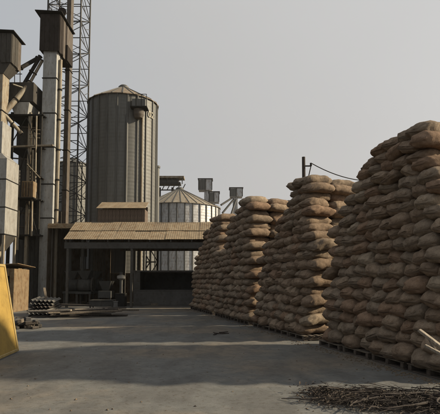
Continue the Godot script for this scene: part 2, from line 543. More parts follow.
func pallet(at: Vector3, label: String) -> void:
	var t := thing("wooden_pallet", label, "pallet", at, "pallets under the sack stacks")
	var bs := Basis(UD, Vector3.UP, VD).rotated(Vector3.UP, rng.randf_range(-0.03, 0.03))
	var T := Transform3D(bs, at)
	for s in [-0.47, 0.0, 0.47]:
		put("stringer", box_mesh(Vector3(0.09, 0.09, 1.1)), M.pallet, t, T * Transform3D(Basis(), Vector3(s, 0.069, 0)))
	for k in 6:
		put("deck_board", box_mesh(Vector3(1.06, 0.022, 0.13)), M.plank if k % 3 == 0 else M.pallet, t, T * Transform3D(Basis(), Vector3(rng.randf_range(-0.02, 0.02), 0.126, -0.49 + k * 0.196)))
	for k in 3:
		put("bottom_board", box_mesh(Vector3(1.06, 0.022, 0.11)), M.pallet, t, T * Transform3D(Basis(), Vector3(0, 0.012, -0.49 + k * 0.49)))

# ---------------------------------------------------------------- silos
func silo(label: String, base: Vector3, rad: float, eave: float, rise: float, seg_ribs: int, wall: Material, ribm: Material, roofm: Material) -> Node3D:
	var t := thing("grain_silo", label, "silo", base)
	var rings := int(round(eave / 1.1))
	var rh := eave / rings
	var prof := [Vector2(rad - 0.004, 0.0)]
	var wv := 8
	for k in wv:
		prof.append(Vector2(rad + 0.003 * sin(PI * (k + 0.5) / wv * 8.0), rh * (k + 0.5) / wv))
	prof.append(Vector2(rad + 0.004, rh - 0.002))
	prof.append(Vector2(rad - 0.004, rh))
	var ring := lathe(prof, 96)
	for k in rings: put("wall_ring", ring, wall, t, Transform3D(Basis(), base + Vector3(0, k * rh, 0)))
	for k in seg_ribs:
		var a := TAU * (k + 0.37) / seg_ribs
		var p := base + Vector3(cos(a) * (rad + 0.035), eave / 2, sin(a) * (rad + 0.035))
		slab("stiffener", t, p, Vector3(0.09, eave - 0.02, 0.11), ribm, Basis(Vector3.UP, -a), 0.015)
	# roof: one sheet for each sector with a raised seam
	var ro := Vector2(rad + 0.14, eave - 0.03)
	var ri := Vector2(0.32, eave + rise - 0.12)
	var da := TAU / seg_ribs
	var st := new_st()
	var a0 := -da * 0.485
	var a1 := da * 0.485
	var lift := 0.05
	var c := Vector3(rad * 0.4, 0, 0)
	var pts := []
	for q in [[ro, a0], [ro, a1], [ri, a1], [ri, a0]]:
		pts.append(Vector3(q[0].x * cos(q[1]), q[0].y, q[0].x * sin(q[1])))
	var up := Vector3(0, lift, 0)
	quad(st, pts[0] + up, pts[1] + up, pts[2] + up, pts[3] + up, c)
	quad(st, pts[0], pts[1], pts[2], pts[3], c + Vector3(0, 99, 0))
	quad(st, pts[0], pts[1], pts[1] + up, pts[0] + up, c + Vector3(0, eave, 0))
	quad(st, pts[0], pts[3], pts[3] + up, pts[0] + up, Vector3(rad * 0.4, eave, 0))
	quad(st, pts[1], pts[2], pts[2] + up, pts[1] + up, Vector3(rad * 0.4, eave, 0))
	var sector := st.commit()
	for k in seg_ribs:
		var a := TAU * (k + 0.37) / seg_ribs
		put("roof_panel", sector, roofm, t, Transform3D(Basis(Vector3.UP, -a), base))
		var p0 := base + Vector3(cos(a + da / 2) * ro.x, ro.y + 0.05, sin(a + da / 2) * ro.x)
		var p1 := base + Vector3(cos(a + da / 2) * ri.x, ri.y + 0.05, sin(a + da / 2) * ri.x)
		beam("roof_rib", t, p0, p1, 0.07, 0.07, ribm)
	put("roof_cap", lathe([Vector2(0.42, -0.02), Vector2(0.42, 0.16), Vector2(0.26, 0.3), Vector2(0.001, 0.36)], 20), ribm, t, Transform3D(Basis(), base + Vector3(0, eave + rise - 0.14, 0)))
	return t

func add_text(parent: Node, s: String, at: Vector3, nrm: Vector3, size: float, m: Material) -> void:
	var tm := TextMesh.new()
	tm.text = s
	var f := SystemFont.new()
	f.font_names = PackedStringArray(["Droid Sans"])
	f.font_weight = 700
	tm.font = f
	tm.font_size = 64
	tm.pixel_size = size / 64.0
	tm.depth = 0.01
	var z := nrm.normalized()
	var x := Vector3.UP.cross(z).normalized()
	put("painted_number", tm, m, parent, Transform3D(Basis(x, z.cross(x), z), at))

# ---------------------------------------------------------------- grain elevators
func elevator(label: String, leg: Array, legm: Material, head: Array, hdepth: float, headm: Material, z: float, ldepth: float, seams: Array, roof := true) -> Node3D:
	# leg [x0, x1, ytop], head [x0, y0, x1, y1] measured on the photograph at distance z
	var a := P(leg[0], 250, z)
	var b := P(leg[1], 250, z)
	var top := P(leg[0], leg[2], z).y
	var base := Vector3((a.x + b.x) / 2, 0, -z - ldepth / 2)
	var t := thing("grain_elevator", label, "elevator", base)
	var w := b.x - a.x
	# trunking in lengths, with flanges between
	var ys := [0.0]
	for s in seams: ys.append(P(leg[0], s, z).y)
	ys.append(top)
	for k in ys.size() - 1:
		span("leg_casing", t, Vector3(a.x, ys[k] + 0.03, -z), Vector3(b.x, ys[k + 1] - 0.03, -z - ldepth), legm)
		span("flange", t, Vector3(a.x - 0.05, ys[k + 1] - 0.028, -z + 0.05), Vector3(b.x + 0.05, ys[k + 1] + 0.028, -z - ldepth - 0.05), M.dark_steel)
	if head.size():
		var h0 := P(head[0], head[3], z)
		var h1 := P(head[2], head[1], z)
		var hz := -z + 0.12
		var hd := span("head_housing", t, Vector3(h0.x, h0.y, hz), Vector3(h1.x, h1.y, hz - hdepth), headm, 0.02)
		# upright cladding sheets on front and on the sunny side
		var nx := int((h1.x - h0.x) / 0.32)
		for k in nx:
			var x0: float = lerpf(h0.x, h1.x, float(k) / nx)
			var x1: float = lerpf(h0.x, h1.x, float(k + 1) / nx)
			var dd := rng.randf_range(0.02, 0.05)
			span("cladding_sheet", hd, Vector3(x0 + 0.008, h0.y - rng.randf_range(0.0, 0.12), hz + 0.003), Vector3(x1 - 0.008, h1.y - 0.02, hz + dd), headm, 0.006)
		var nz := int(hdepth / 0.34)
		for k in nz:
			var z0: float = hz - hdepth * k / nz
			var z1: float = hz - hdepth * (k + 1) / nz
			var dd := rng.randf_range(0.02, 0.05)
			span("cladding_sheet", hd, Vector3(h1.x + 0.003, h0.y - rng.randf_range(0.0, 0.15), z0 - 0.008), Vector3(h1.x + dd, h1.y - 0.02, z1 + 0.008), M.leg_brown if rng.randf() < 0.5 else headm, 0.006)
		if roof:
			var rw := h1.x - h0.x + 0.5
			slab("roof_sheet", t, Vector3((h0.x + h1.x) / 2 - 0.05, h1.y + 0.1, hz - hdepth / 2), Vector3(rw, 0.06, hdepth + 0.5), M.dark_steel, Basis(Vector3.BACK, -0.05))
	return t

func lattice_tower(base: Vector3, half: float, height: float) -> void:
	var t := thing("lattice_mast", "tall open steel lattice mast rising beside the dark grey silo", "mast", base)
	var cs := [Vector3(-half, 0, half), Vector3(half, 0, half), Vector3(half, 0, -half), Vector3(-half, 0, -half)]
	for c in cs: rod("leg", t, base + c, base + c + Vector3(0, height, 0), 0.065, M.lattice)
	var n := int(height / 1.35)
	for k in n:
		var y0 := height * k / n
		var y1 := height * (k + 1) / n
		for e in 4:
			var p: Vector3 = cs[e]
			var q: Vector3 = cs[(e + 1) % 4]
			rod("strut", t, base + p + Vector3(0, y1, 0), base + q + Vector3(0, y1, 0), 0.032, M.lattice)
			if (k + e) % 2: rod("brace", t, base + p + Vector3(0, y0, 0), base + q + Vector3(0, y1, 0), 0.03, M.lattice)
			else: rod("brace", t, base + q + Vector3(0, y0, 0), base + p + Vector3(0, y1, 0), 0.03, M.lattice)
			if e == 0 or e == 1:
				var mid := (p + q) / 2
				rod("brace", t, base + mid + Vector3(0, y0, 0), base + (p if (k % 2) else q) + Vector3(0, (y0 + y1) / 2, 0), 0.02, M.lattice)
	# ladder up one corner
	for s in [-0.2, 0.2]: rod("ladder_rail", t, base + Vector3(-half + 0.45 + s, 0, half - 0.12), base + Vector3(-half + 0.45 + s, height, half - 0.12), 0.02, M.lattice)
	for k in int(height / 0.6): rod("rung", t, base + Vector3(-half + 0.25, 0.4 + k * 0.6, half - 0.12), base + Vector3(-half + 0.65, 0.4 + k * 0.6, half - 0.12), 0.014, M.lattice)

# ---------------------------------------------------------------- the left hand plant
func build_plant() -> void:
	# main elevator with its rusty head house
	var e := elevator("tall grey grain elevator leg topped by rusty brown head house", [37.5, 51.5, 48], M.grey_leg, [40, 15, 60.5, 51], 2.5, M.rust, 31.0, 0.95, [218, 184, 147, 113, 78])
	# return spout under the head, on the sunny back corner
	var q := P(62, 50, 32.0)
	span("head_boot", e, Vector3(q.x - 0.9, P(60, 66, 33).y, -33.3), Vector3(q.x + 0.35, P(60, 51, 33).y, -32.1), M.rust)
	# pulley on the roof
	var pu := P(62, 12, 32)
	put("pulley", lathe([Vector2(0.001, -0.06), Vector2(0.3, -0.06), Vector2(0.3, 0.06), Vector2(0.001, 0.06)], 20), M.rust, e, Transform3D(Basis(Vector3.RIGHT, PI / 2), pu))
	span("pulley_stand", e, pu + Vector3(-0.12, -0.55, -0.3), pu + Vector3(0.12, 0.05, -0.08), M.dark_steel)
	# pale riser pipe clamped beside the leg
	var pb := P(57.0, 200, 31.4)
	var pt := P(57.0, 60, 31.4)
	rod("riser_pipe", e, Vector3(pb.x, 0, pb.z), Vector3(pb.x, pt.y, pb.z), 0.11, M.pale_steel)
	for y in [90, 120, 150, 180, 210]:
		var hy := P(57, y, 31.4).y
		rod("pipe_clamp", e, Vector3(pb.x, hy - 0.05, pb.z), Vector3(pb.x, hy + 0.05, pb.z), 0.15, M.dark_steel)
	# rear leg going up out of sight
	elevator("slim rusty elevator leg behind the grey one, running up out of view", [60.5, 65.0, -30], M.leg_brown, [], 1.0, M.rust, 34.0, 0.6, [230, 190, 150, 110, 70, 30])
	# left elevator
	var l := elevator("short rusty elevator head house at the left edge of the photo", [-15, -3.5, 63], M.pale_steel, [-14, 34, 13, 62], 1.35, M.dark_sheet, 29.0, 0.9, [240, 200, 150, 110])
	var h0 := P(-14, 62, 29)
	var h1 := P(12, 62, 29)
	var lo := h1.y - 0.75
	put("head_hopper", hull8([Vector3(h0.x + 0.6, lo, -28.95), Vector3(h1.x - 0.5, lo, -28.95), Vector3(h1.x - 0.5, lo, -29.9), Vector3(h0.x + 0.6, lo, -29.9),
		Vector3(h0.x, h1.y - 0.01, -28.9), Vector3(h1.x, h1.y - 0.01, -28.9), Vector3(h1.x, h1.y - 0.01, -30.2), Vector3(h0.x, h1.y - 0.01, -30.2)]), M.dark_sheet, l, Transform3D())
	lattice_tower(Vector3(P(67.5, 100, 37).x, 0, -37.0), 1.28, 27.0)
	# spouts
	var sp := [["beige", 0, 118, 29.6, 31, 82, 30.6, 0.17, M.pale_steel, "beige downspout slanting down left from the dark cabin"],
		["dark", 3, 78, 29.7, 38, 58, 31.3, 0.13, M.dark_steel, "dark spout slanting up to the rusty head house, upper one"],
		["dark", 22, 87, 30.9, 40.5, 56, 31.2, 0.12, M.dark_steel, "steep dark spout under the rusty head house, left of two"],
		["dark", 27, 88, 31.1, 42.5, 60, 31.3, 0.10, M.pale_steel, "steep pale spout under the rusty head house, right of two"],
		["dark", 2, 112, 29.5, 22, 134, 30.5, 0.12, M.pale_steel, "pale pipe slanting down right above the beige dryer"],
		["white", 12, 84, 29.9, 37, 92.5, 30.8, 0.045, M.white_paint, "thin white rod crossing in front of the dark cabin"]]
	for s in sp:
		var a := P(s[1], s[2], s[3])
		var b := P(s[4], s[5], s[6])
		var t := thing("spout_pipe", s[9], "pipe", a)
		rod("pipe", t, a, b, s[7], s[8])
		for f in [0.02, 0.5, 0.98]:
			var c := a.lerp(b, f)
			var d := (b - a).normalized() * 0.03
			rod("pipe_flange", t, c - d, c + d, s[7] * 1.35, M.dark_steel)
	# frame tower with floors between dryer and elevator
	var fz := 30.6
	var fb := P(27, 250, fz)
	var t := thing("processing_tower", "dark open steel tower of machine floors behind the beige dryer", "tower", Vector3(fb.x, 0, -fz))
	var xs := [P(9, 200, fz).x, P(27, 200, fz).x, P(38, 200, fz).x]
	var topy := P(20, 86, fz).y
	for x in xs:
		for d in [0.0, 3.0]:
			span("post", t, Vector3(x - 0.09, 0, -fz - d), Vector3(x + 0.09, P(20, 112, fz).y, -fz - d - 0.18), M.pale_steel if (x == xs[1] and d == 0.0) else M.dark_steel)
	for y in [116, 148, 201, 236]:
		var h := P(20, y, fz).y
		span("floor_plate", t, Vector3(xs[0] - 0.3, h, -fz - 0.2), Vector3(xs[2] + 0.25, h + 0.08, -fz - 3.0), M.dark_steel)
		beam("edge_beam", t, Vector3(xs[0] - 0.3, h + 0.04, -fz + 0.08), Vector3(xs[2] + 0.9 if y == 148 else xs[2] + 0.25, h + 0.04 + (0.12 if y == 148 else 0.0), -fz + 0.08), 0.16, 0.1, M.pale_steel if y == 148 else M.dark_steel)
	# dark cladding behind, in sheets
	for k in 7:
		var x0: float = lerpf(xs[0] - 0.8, xs[2] - 0.75, k / 7.0)
		var x1: float = lerpf(xs[0] - 0.8, xs[2] - 0.75, (k + 1) / 7.0)
		span("wall_sheet", t, Vector3(x0 + 0.01, 0, -fz - 3.02), Vector3(x1 - 0.01, P(20, 104 + rng.randf_range(0, 4), fz).y, -fz - 3.1 - rng.randf_range(0, 0.04)), M.dark_sheet)
	for k in 3:
		var x0: float = xs[2] - 0.73 + k * 0.42
		span("wall_sheet", t, Vector3(x0, 0, -fz - 3.02), Vector3(x0 + 0.41, P(20, 205, fz).y, -fz - 3.08), M.dark_sheet)
	# cabin on top and its grey hopper
	span("cabin", t, Vector3(P(11, 100, fz).x, P(20, 103, fz).y, -fz + 0.3), Vector3(P(35, 100, fz).x, P(20, 84, fz).y, -fz - 2.2), M.dark_sheet)
	var ca := P(12, 104, fz)
	var cb := P(31, 115, fz)
	put("hopper", hull8([Vector3(ca.x + 0.25, cb.y, -fz + 0.2), Vector3(cb.x - 0.15, cb.y, -fz + 0.2), Vector3(cb.x - 0.15, cb.y, -fz - 1.6), Vector3(ca.x + 0.25, cb.y, -fz - 1.6),
		Vector3(ca.x, ca.y, -fz + 0.35), Vector3(cb.x, ca.y, -fz + 0.35), Vector3(cb.x, ca.y, -fz - 1.8), Vector3(ca.x, ca.y, -fz - 1.8)]), M.grey_leg, t, Transform3D())
	# lit rusty housing on the third floor
	var pa := P(25, 200, fz)
	var pc := P(37, 183, fz)
	span("machine_housing", t, Vector3(pa.x, P(20, 200, fz).y + 0.09, -fz + 0.6), Vector3(pc.x, pc.y, -fz - 0.16), M.hut)
	span("balcony_plate", t, Vector3(pa.x - 0.5, P(20, 200, fz).y - 0.02, -fz + 0.75), Vector3(pc.x + 0.1, P(20, 200, fz).y + 0.06, -fz + 0.145), M.dark_steel)
	for k in 4:
		var x: float = lerpf(pa.x + 0.1, pc.x - 0.1, k / 3.0)
		span("housing_rib", t, Vector3(x - 0.02, pa.y + 0.12, -fz + 0.603), Vector3(x + 0.02, pc.y - 0.05, -fz + 0.64), M.rust)
	# machines standing on the floors
	span("fan_housing", t, Vector3(P(11, 180, fz).x, P(20, 148, fz).y + 0.09, -fz - 0.6), Vector3(P(23, 180, fz).x, P(20, 124, fz).y, -fz - 2.0), M.dark_sheet)
	span("feed_chute", t, Vector3(P(21, 250, fz).x, 0, -fz - 0.5), Vector3(P(24, 250, fz).x, P(20, 202, fz).y, -fz - 0.75), M.pale_steel)
	# cross braces and service pipes on the open side
	for bq in [[9, 236, 27, 201], [27, 201, 38, 236], [9, 201, 27, 148], [38, 201, 27, 150], [10, 146, 26, 118], [38, 146, 27, 118]]:
		beam("brace", t, P(bq[0], bq[1], fz - 0.05), P(bq[2], bq[3], fz - 0.05), 0.07, 0.05, M.dark_steel)
	for bq in [[31.5, 236, 150, 0.06], [35, 200, 116, 0.05], [17, 250, 170, 0.09], [14, 290, 200, 0.07]]:
		rod("service_pipe", t, P(bq[0], bq[1], fz - 0.2), P(bq[0] + 1.5, bq[2], fz - 0.2), bq[3], M.pale_steel)
	for y in [126, 158, 212, 226]: rod("service_pipe", t, P(10, y, fz + 0.5), P(37, y + 2, fz + 0.5), 0.05, M.leg_brown)
	# stair
	var s0 := P(27, 164, fz - 0.3)
	var s1 := P(40, 178, fz - 0.3)
	for d in [0.0, 0.7]: beam("stair_stringer", t, s0 + Vector3(0, 0, -d), s1 + Vector3(0, 0, -d), 0.12, 0.05, M.pale_steel)
	for k in 6:
		var c := s0.lerp(s1, (k + 0.5) / 6.0)
		slab("stair_tread", t, c + Vector3(0, 0, -0.35), Vector3(0.2, 0.03, 0.66), M.dark_steel)
	for y in [130, 134, 138]:
		beam("guard_rail", t, Vector3(xs[1], P(20, y, fz).y, -fz + 0.02), Vector3(xs[2], P(20, y, fz).y, -fz + 0.02), 0.05, 0.05, M.pale_steel)
	for x in [33.0, 36.0]: beam("guard_post", t, Vector3(P(x, 150, fz).x, P(20, 148, fz).y + 0.1, -fz + 0.02), Vector3(P(x, 150, fz).x, P(20, 129, fz).y, -fz + 0.02), 0.05, 0.05, M.dark_steel)
	# catwalk rails in front of the sky at the left
	var cz := 33.5
	var cwb := P(12, 112, cz)
	var cw := thing("catwalk", "steel catwalk with open handrails between the two rusty head houses", "catwalk", cwb)
	for y in [66, 74, 83, 90]:
		beam("handrail", cw, P(2, y, cz), P(22, y, cz), 0.05, 0.05, M.lattice)
	for x in [4, 9, 14.5, 20]:
		beam("rail_post", cw, P(x, 104, cz), P(x, 65, cz), 0.05, 0.05, M.lattice)
	span("walkway", cw, P(-6, 104, cz + 0.9), P(24, 102.5, cz), M.dark_steel)
	# beige dryer: wide lower bin, narrower upper bin, hopper and legs
	var dz := 27.2
	var d := thing("grain_dryer", "big beige and grey box dryer bin at the left edge", "dryer", Vector3(P(-3, 250, dz).x, 0, -dz - 0.8))
	var L0 := P(-16, 234, dz)
	var L1 := P(7, 158, dz)
	var cuts := [234.0, 207.0, 179.0, 158.0]
	for k in 3:
		span("bin_panel", d, Vector3(L0.x, P(7, cuts[k], dz).y + 0.025, -dz), Vector3(L1.x, P(7, cuts[k + 1], dz).y - 0.025, -dz - 1.65), M.dryer)
		span("band", d, Vector3(L0.x - 0.03, P(7, cuts[k], dz).y - 0.024, -dz + 0.03), Vector3(L1.x + 0.03, P(7, cuts[k], dz).y + 0.024, -dz - 1.68), M.dark_steel)
	var ty := P(7, 158, dz).y - 0.024
	var uy := P(0, 152, dz).y
	var ux := P(0, 150, dz).x
	put("shoulder", hull8([Vector3(L0.x, ty, -dz), Vector3(L1.x, ty, -dz), Vector3(L1.x, ty, -dz - 1.65), Vector3(L0.x, ty, -dz - 1.65),
		Vector3(L0.x, uy, -dz - 0.2), Vector3(ux, uy, -dz - 0.2), Vector3(ux, uy, -dz - 1.4), Vector3(L0.x, uy, -dz - 1.4)]), M.dryer, d, Transform3D())
	span("upper_bin", d, Vector3(L0.x, uy + 0.003, -dz - 0.2), Vector3(ux, P(0, 120, dz).y, -dz - 1.4), M.dryer)
	var by := P(7, 250, dz).y
	put("hopper", hull8([Vector3(L0.x + 0.4, by, -dz - 0.4), Vector3(L1.x - 0.45, by, -dz - 0.4), Vector3(L1.x - 0.45, by, -dz - 1.2), Vector3(L0.x + 0.4, by, -dz - 1.2),
		Vector3(L0.x, L0.y - 0.03, -dz), Vector3(L1.x, L0.y - 0.03, -dz), Vector3(L1.x, L0.y - 0.03, -dz - 1.65), Vector3(L0.x, L0.y - 0.03, -dz - 1.65)]), M.dark_sheet, d, Transform3D())
	for x in [L0.x + 0.08, L1.x - 0.08]:
		for z in [-dz - 0.08, -dz - 1.57]:
			span("leg", d, Vector3(x - 0.07, 0, z - 0.07), Vector3(x + 0.07, L0.y - 0.03, z + 0.07), M.pale_steel)
	# plywood shack in front
	var hz := 24.0
	var ha := P(-18, 312, hz)
	var hb := P(14.5, 268, hz)
	var sh := thing("plywood_shack", "low tan plywood shack with dark doorway behind the yellow panel", "shack", Vector3((ha.x + hb.x) / 2, 0, -hz - 0.9))
	var bounds := [ha.x, P(-10, 290, hz).x, P(-2, 290, hz).x, P(4, 290, hz).x, P(9, 290, hz).x, hb.x]
	for k in 5:
		if k == 3: continue
		span("wall_board", sh, Vector3(bounds[k] + 0.006, 0, -hz), Vector3(bounds[k + 1] - 0.006, hb.y - rng.randf_range(0, 0.05), -hz - 0.04), M.hut)
	span("door", sh, Vector3(bounds[3] + 0.01, 0.02, -hz - 0.3), Vector3(bounds[4] - 0.01, 1.75, -hz - 0.34), M.rust)
	span("lintel", sh, Vector3(bounds[3] + 0.006, 1.8, -hz), Vector3(bounds[4] - 0.006, hb.y - 0.01, -hz - 0.04), M.hut)
	for k in 4:
		span("wall_board", sh, Vector3(hb.x - 0.045, 0, -hz - 0.045 - k * 0.45), Vector3(hb.x - 0.003, hb.y - rng.randf_range(0, 0.06), -hz - 0.485 - k * 0.45), M.hut)
	span("wall_board", sh, Vector3(ha.x, 0, -hz - 1.85), Vector3(hb.x, hb.y - 0.05, -hz - 1.89), M.hut)
	span("wall_board", sh, Vector3(ha.x + 0.003, 0, -hz - 0.045), Vector3(ha.x + 0.043, hb.y - 0.05, -hz - 1.845), M.hut)
	slab("roof_sheet", sh, Vector3((ha.x + hb.x) / 2 + 0.08, hb.y + 0.085, -hz - 0.85), Vector3(hb.x - ha.x + 0.4, 0.03, 2.3), M.hut, Basis(Vector3.BACK, 0.07) * Basis(Vector3.RIGHT, -0.06))

# ---------------------------------------------------------------- shed
func build_shed() -> void:
	var zf := 28.0
	var zr := 30.2
	var xl := P(64, 240, zf).x
	var xr := 0.9
	var hf := P(130, 240, zf).y
	var hr := P(130, 223.5, zr).y
	var zb := 35.0
	var xw := P(47, 230, zr).x
	var t := thing("open_shed", "long low open fronted shed with sloping tan roof before the silos", "shed", Vector3((xl + xr) / 2, 0, -31.5))
	# sloping front roof in lapped courses of sheets
	var sl := Vector2(zr - zf, hr - hf)
	var ang := atan2(sl.y, sl.x)
	var len_s := sl.length()
	var rows := 2
	for k in rows:
		var x := xl
		while x < xr - 0.2:
			var f := (k + 0.5) / rows
			var c := Vector3(x + 0.5, lerpf(hf, hr, f) + 0.05 + 0.02 * k + rng.randf_range(-0.008, 0.012), -lerpf(zf, zr, f) + rng.randf_range(-0.035, 0.035))
			put("roof_sheet", corrugated(1.04, snappedf(len_s / rows + 0.14, 0.01), 0.0035, 0.13), M.roof_tan if rng.randf() < 0.75 else M.roof_dark, t, Transform3D(Basis(Vector3.RIGHT, ang - 0.02 + rng.randf_range(-0.008, 0.008)) * Basis(Vector3.UP, rng.randf_range(-0.008, 0.008)), c))
			x += 0.99
	# rafters, eaves beam
	for k in 9:
		var x: float = lerpf(xl + 0.1, xr - 0.1, k / 8.0)
		beam("rafter", t, Vector3(x, hf - 0.06, -zf), Vector3(x, hr - 0.06, -zr), 0.08, 0.14, M.post)
	span("eaves_beam", t, Vector3(xl, hf - 0.5, -zf - 0.05), Vector3(xr, hf - 0.13, -zf - 0.2), M.sooty_steel)
	# flat roof behind
	for k in 8:
		var x0: float = lerpf(xw, xr, k / 8.0)
		var x1: float = lerpf(xw, xr, (k + 1) / 8.0)
		span("flat_roof_sheet", t, Vector3(x0 + 0.004, hr - 0.06, -zr - 0.12), Vector3(x1 - 0.004, hr + 0.0 + rng.randf_range(0, 0.02), -zb - 0.3), M.roof_tan)
	span("side_fascia", t, Vector3(xw, hr - 0.3, -zr - 0.055), Vector3(xl + 0.1, hr - 0.063, -zr - 0.12), M.roof_tan)
	# posts
	for x in [xl + 0.2, P(131, 280, zf).x, xr - 0.2]:
		span("post", t, Vector3(x - 0.07, 0, -zf - 0.06), Vector3(x + 0.07, hf - 0.5, -zf - 0.2), M.post)
	for x in [xl - 0.8, xl + 2.2, xl + 4.6, xr - 0.3]:
		span("post", t, Vector3(x - 0.07, 0, -zb + 0.2), Vector3(x + 0.07, hr - 0.06, -zb + 0.06), M.post)
	# back wall of dark sheets, open on the right third
	var x := xw
	var xo := P(134, 270, zb).x
	var xh := P(117, 270, zb).x
	var k := 0
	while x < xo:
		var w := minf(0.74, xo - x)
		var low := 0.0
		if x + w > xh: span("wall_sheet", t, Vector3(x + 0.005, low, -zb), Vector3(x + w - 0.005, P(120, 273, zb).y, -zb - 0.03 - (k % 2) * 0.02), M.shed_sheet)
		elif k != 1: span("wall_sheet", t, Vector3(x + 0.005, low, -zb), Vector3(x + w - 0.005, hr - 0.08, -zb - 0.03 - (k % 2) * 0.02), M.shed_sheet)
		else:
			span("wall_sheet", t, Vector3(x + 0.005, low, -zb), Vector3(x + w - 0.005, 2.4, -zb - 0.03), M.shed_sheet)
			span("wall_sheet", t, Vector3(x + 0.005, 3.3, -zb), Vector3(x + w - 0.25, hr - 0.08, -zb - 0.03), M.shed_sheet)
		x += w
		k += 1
	# left wall
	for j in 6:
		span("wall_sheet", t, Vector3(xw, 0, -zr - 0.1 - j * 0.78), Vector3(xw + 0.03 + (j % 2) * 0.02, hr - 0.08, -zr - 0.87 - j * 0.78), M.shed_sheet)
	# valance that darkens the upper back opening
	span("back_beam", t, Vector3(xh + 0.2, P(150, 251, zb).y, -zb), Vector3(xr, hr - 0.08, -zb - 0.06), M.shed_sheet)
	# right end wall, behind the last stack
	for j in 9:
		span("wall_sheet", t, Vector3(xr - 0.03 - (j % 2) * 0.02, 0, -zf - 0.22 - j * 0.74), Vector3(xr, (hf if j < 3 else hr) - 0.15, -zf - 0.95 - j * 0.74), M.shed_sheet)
	# roof monitor box standing on the ridge
	var mz := 30.5
	var m0 := P(97.5, 223, mz)
	var m1 := P(145, 209, mz)
	var mo := thing("roof_monitor", "brown boarded box with lean-to top on the shed roof", "roof box", Vector3((m0.x + m1.x) / 2, hr, -mz - 0.5))
	var nb := 13
	for j in nb:
		var x0: float = lerpf(m0.x, m1.x, float(j) / nb)
		var x1: float = lerpf(m0.x, m1.x, float(j + 1) / nb)
		span("board", mo, Vector3(x0 + 0.005, hr + 0.03, -mz), Vector3(x1 - 0.005, m1.y - 0.01, -mz - 0.03 - rng.randf_range(0, 0.02)), M.monitor)
	span("side_wall", mo, Vector3(m0.x, hr + 0.03, -mz - 0.06), Vector3(m0.x + 0.04, m1.y - 0.01, -mz - 1.2), M.monitor)
	span("side_wall", mo, Vector3(m1.x - 0.04, hr + 0.03, -mz - 0.06), Vector3(m1.x, m1.y - 0.01, -mz - 1.2), M.monitor)
	span("back_wall", mo, Vector3(m0.x, hr + 0.03, -mz - 1.21), Vector3(m1.x, m1.y + 0.3, -mz - 1.25), M.monitor)
	var tp0 := P(97, 208.5, mz - 0.15)
	var tp1 := P(99, 203, mz + 1.3)
	for j in 3:
		var x0: float = lerpf(m0.x - 0.08, m1.x + 0.05, j / 3.0)
		var x1: float = lerpf(m0.x - 0.08, m1.x + 0.05, (j + 1) / 3.0)
		beam("top_sheet", mo, Vector3((x0 + x1) / 2, tp0.y + 0.02, -mz + 0.15), Vector3((x0 + x1) / 2, tp1.y + 0.04, -mz - 1.3), x1 - x0 - 0.01, 0.03, M.roof_tan)
	# concrete loading dock under the roof
	var dz := 30.8
	var a := P(133, 305, dz)
	var b := P(193, 290, dz)
	var dk := thing("loading_dock", "grey concrete loading bay with dark recess under the shed roof", "dock", Vector3((a.x + b.x) / 2, 0, -dz - 0.8))
	var dh := P(150, 291, dz).y
	var dt := P(150, 272, dz).y
	var dr := -0.2
	span("low_wall", dk, Vector3(a.x, 0, -dz), Vector3(dr, dh, -dz - 0.25), M.dock)
	span("coping", dk, Vector3(a.x - 0.03, dh + 0.002, -dz + 0.04), Vector3(dr, dh + 0.07, -dz - 0.3), M.dock)
	span("pier", dk, Vector3(a.x, dh + 0.073, -dz), Vector3(P(140, 280, dz).x, dt, -dz - 0.3), M.dock)
	span("recess_wall", dk, Vector3(a.x, 0, -dz - 3.7), Vector3(dr, dt, -dz - 3.8), M.dock)
	span("side_wall", dk, Vector3(dr - 0.12, dh + 0.08, -dz - 0.31), Vector3(dr, dt, -dz - 3.69), M.dock)
	span("top_slab", dk, Vector3(a.x, dt + 0.003, -dz + 0.02), Vector3(dr, dt + 0.1, -dz - 3.85), M.dock)
	span("side_wall", dk, Vector3(a.x, 0, -dz - 0.31), Vector3(a.x + 0.12, dt, -dz - 3.69), M.dock)
	# conveyor truss hanging in the open bay
	var tz := 36.5
	var tr := thing("conveyor_truss", "dark lattice conveyor frame seen through the shed's open back", "conveyor", P(135, 282, tz))
	for y in [249, 262, 275]:
		beam("chord", tr, P(116, y, tz), P(156, y, tz), 0.1, 0.1, M.lattice)
	for j in 5:
		var x0 := 118.0 + j * 8
		beam("web", tr, P(x0, 249, tz), P(x0, 281, tz), 0.09, 0.09, M.lattice)
		beam("web", tr, P(x0, 249, tz), P(x0 + 8, 262, tz), 0.08, 0.08, M.lattice)
		beam("web", tr, P(x0 + 8, 262, tz), P(x0, 275, tz), 0.08, 0.08, M.lattice)
	var d0 := P(124, 299, tz)
	for x0 in [118, 150]:
		var pp := P(x0, 281, tz)
		beam("support", tr, Vector3(pp.x, 0, pp.z), Vector3(pp.x, pp.y, pp.z), 0.14, 0.14, M.lattice)
	# machines in the dark of the shed
	var gz := 29.6
	var g := thing("grain_cleaner", "grey grain cleaning machine with hopper standing inside the shed", "machine", Vector3(P(104, 300, gz).x, 0, -gz - 0.5))
	var g0 := P(98, 300, gz)
	var g1 := P(111, 281, gz)
	var gm := P(98, 291, gz).y
	span("casing", g, Vector3(g0.x, 0.5, -gz), Vector3(g1.x, gm, -gz - 1.0), M.machine)
	for sx in [g0.x + 0.06, g1.x - 0.06]:
		for sz in [-gz - 0.06, -gz - 0.94]:
			span("leg", g, Vector3(sx - 0.05, 0, sz - 0.05), Vector3(sx + 0.05, 0.5, sz + 0.05), M.dark_steel)
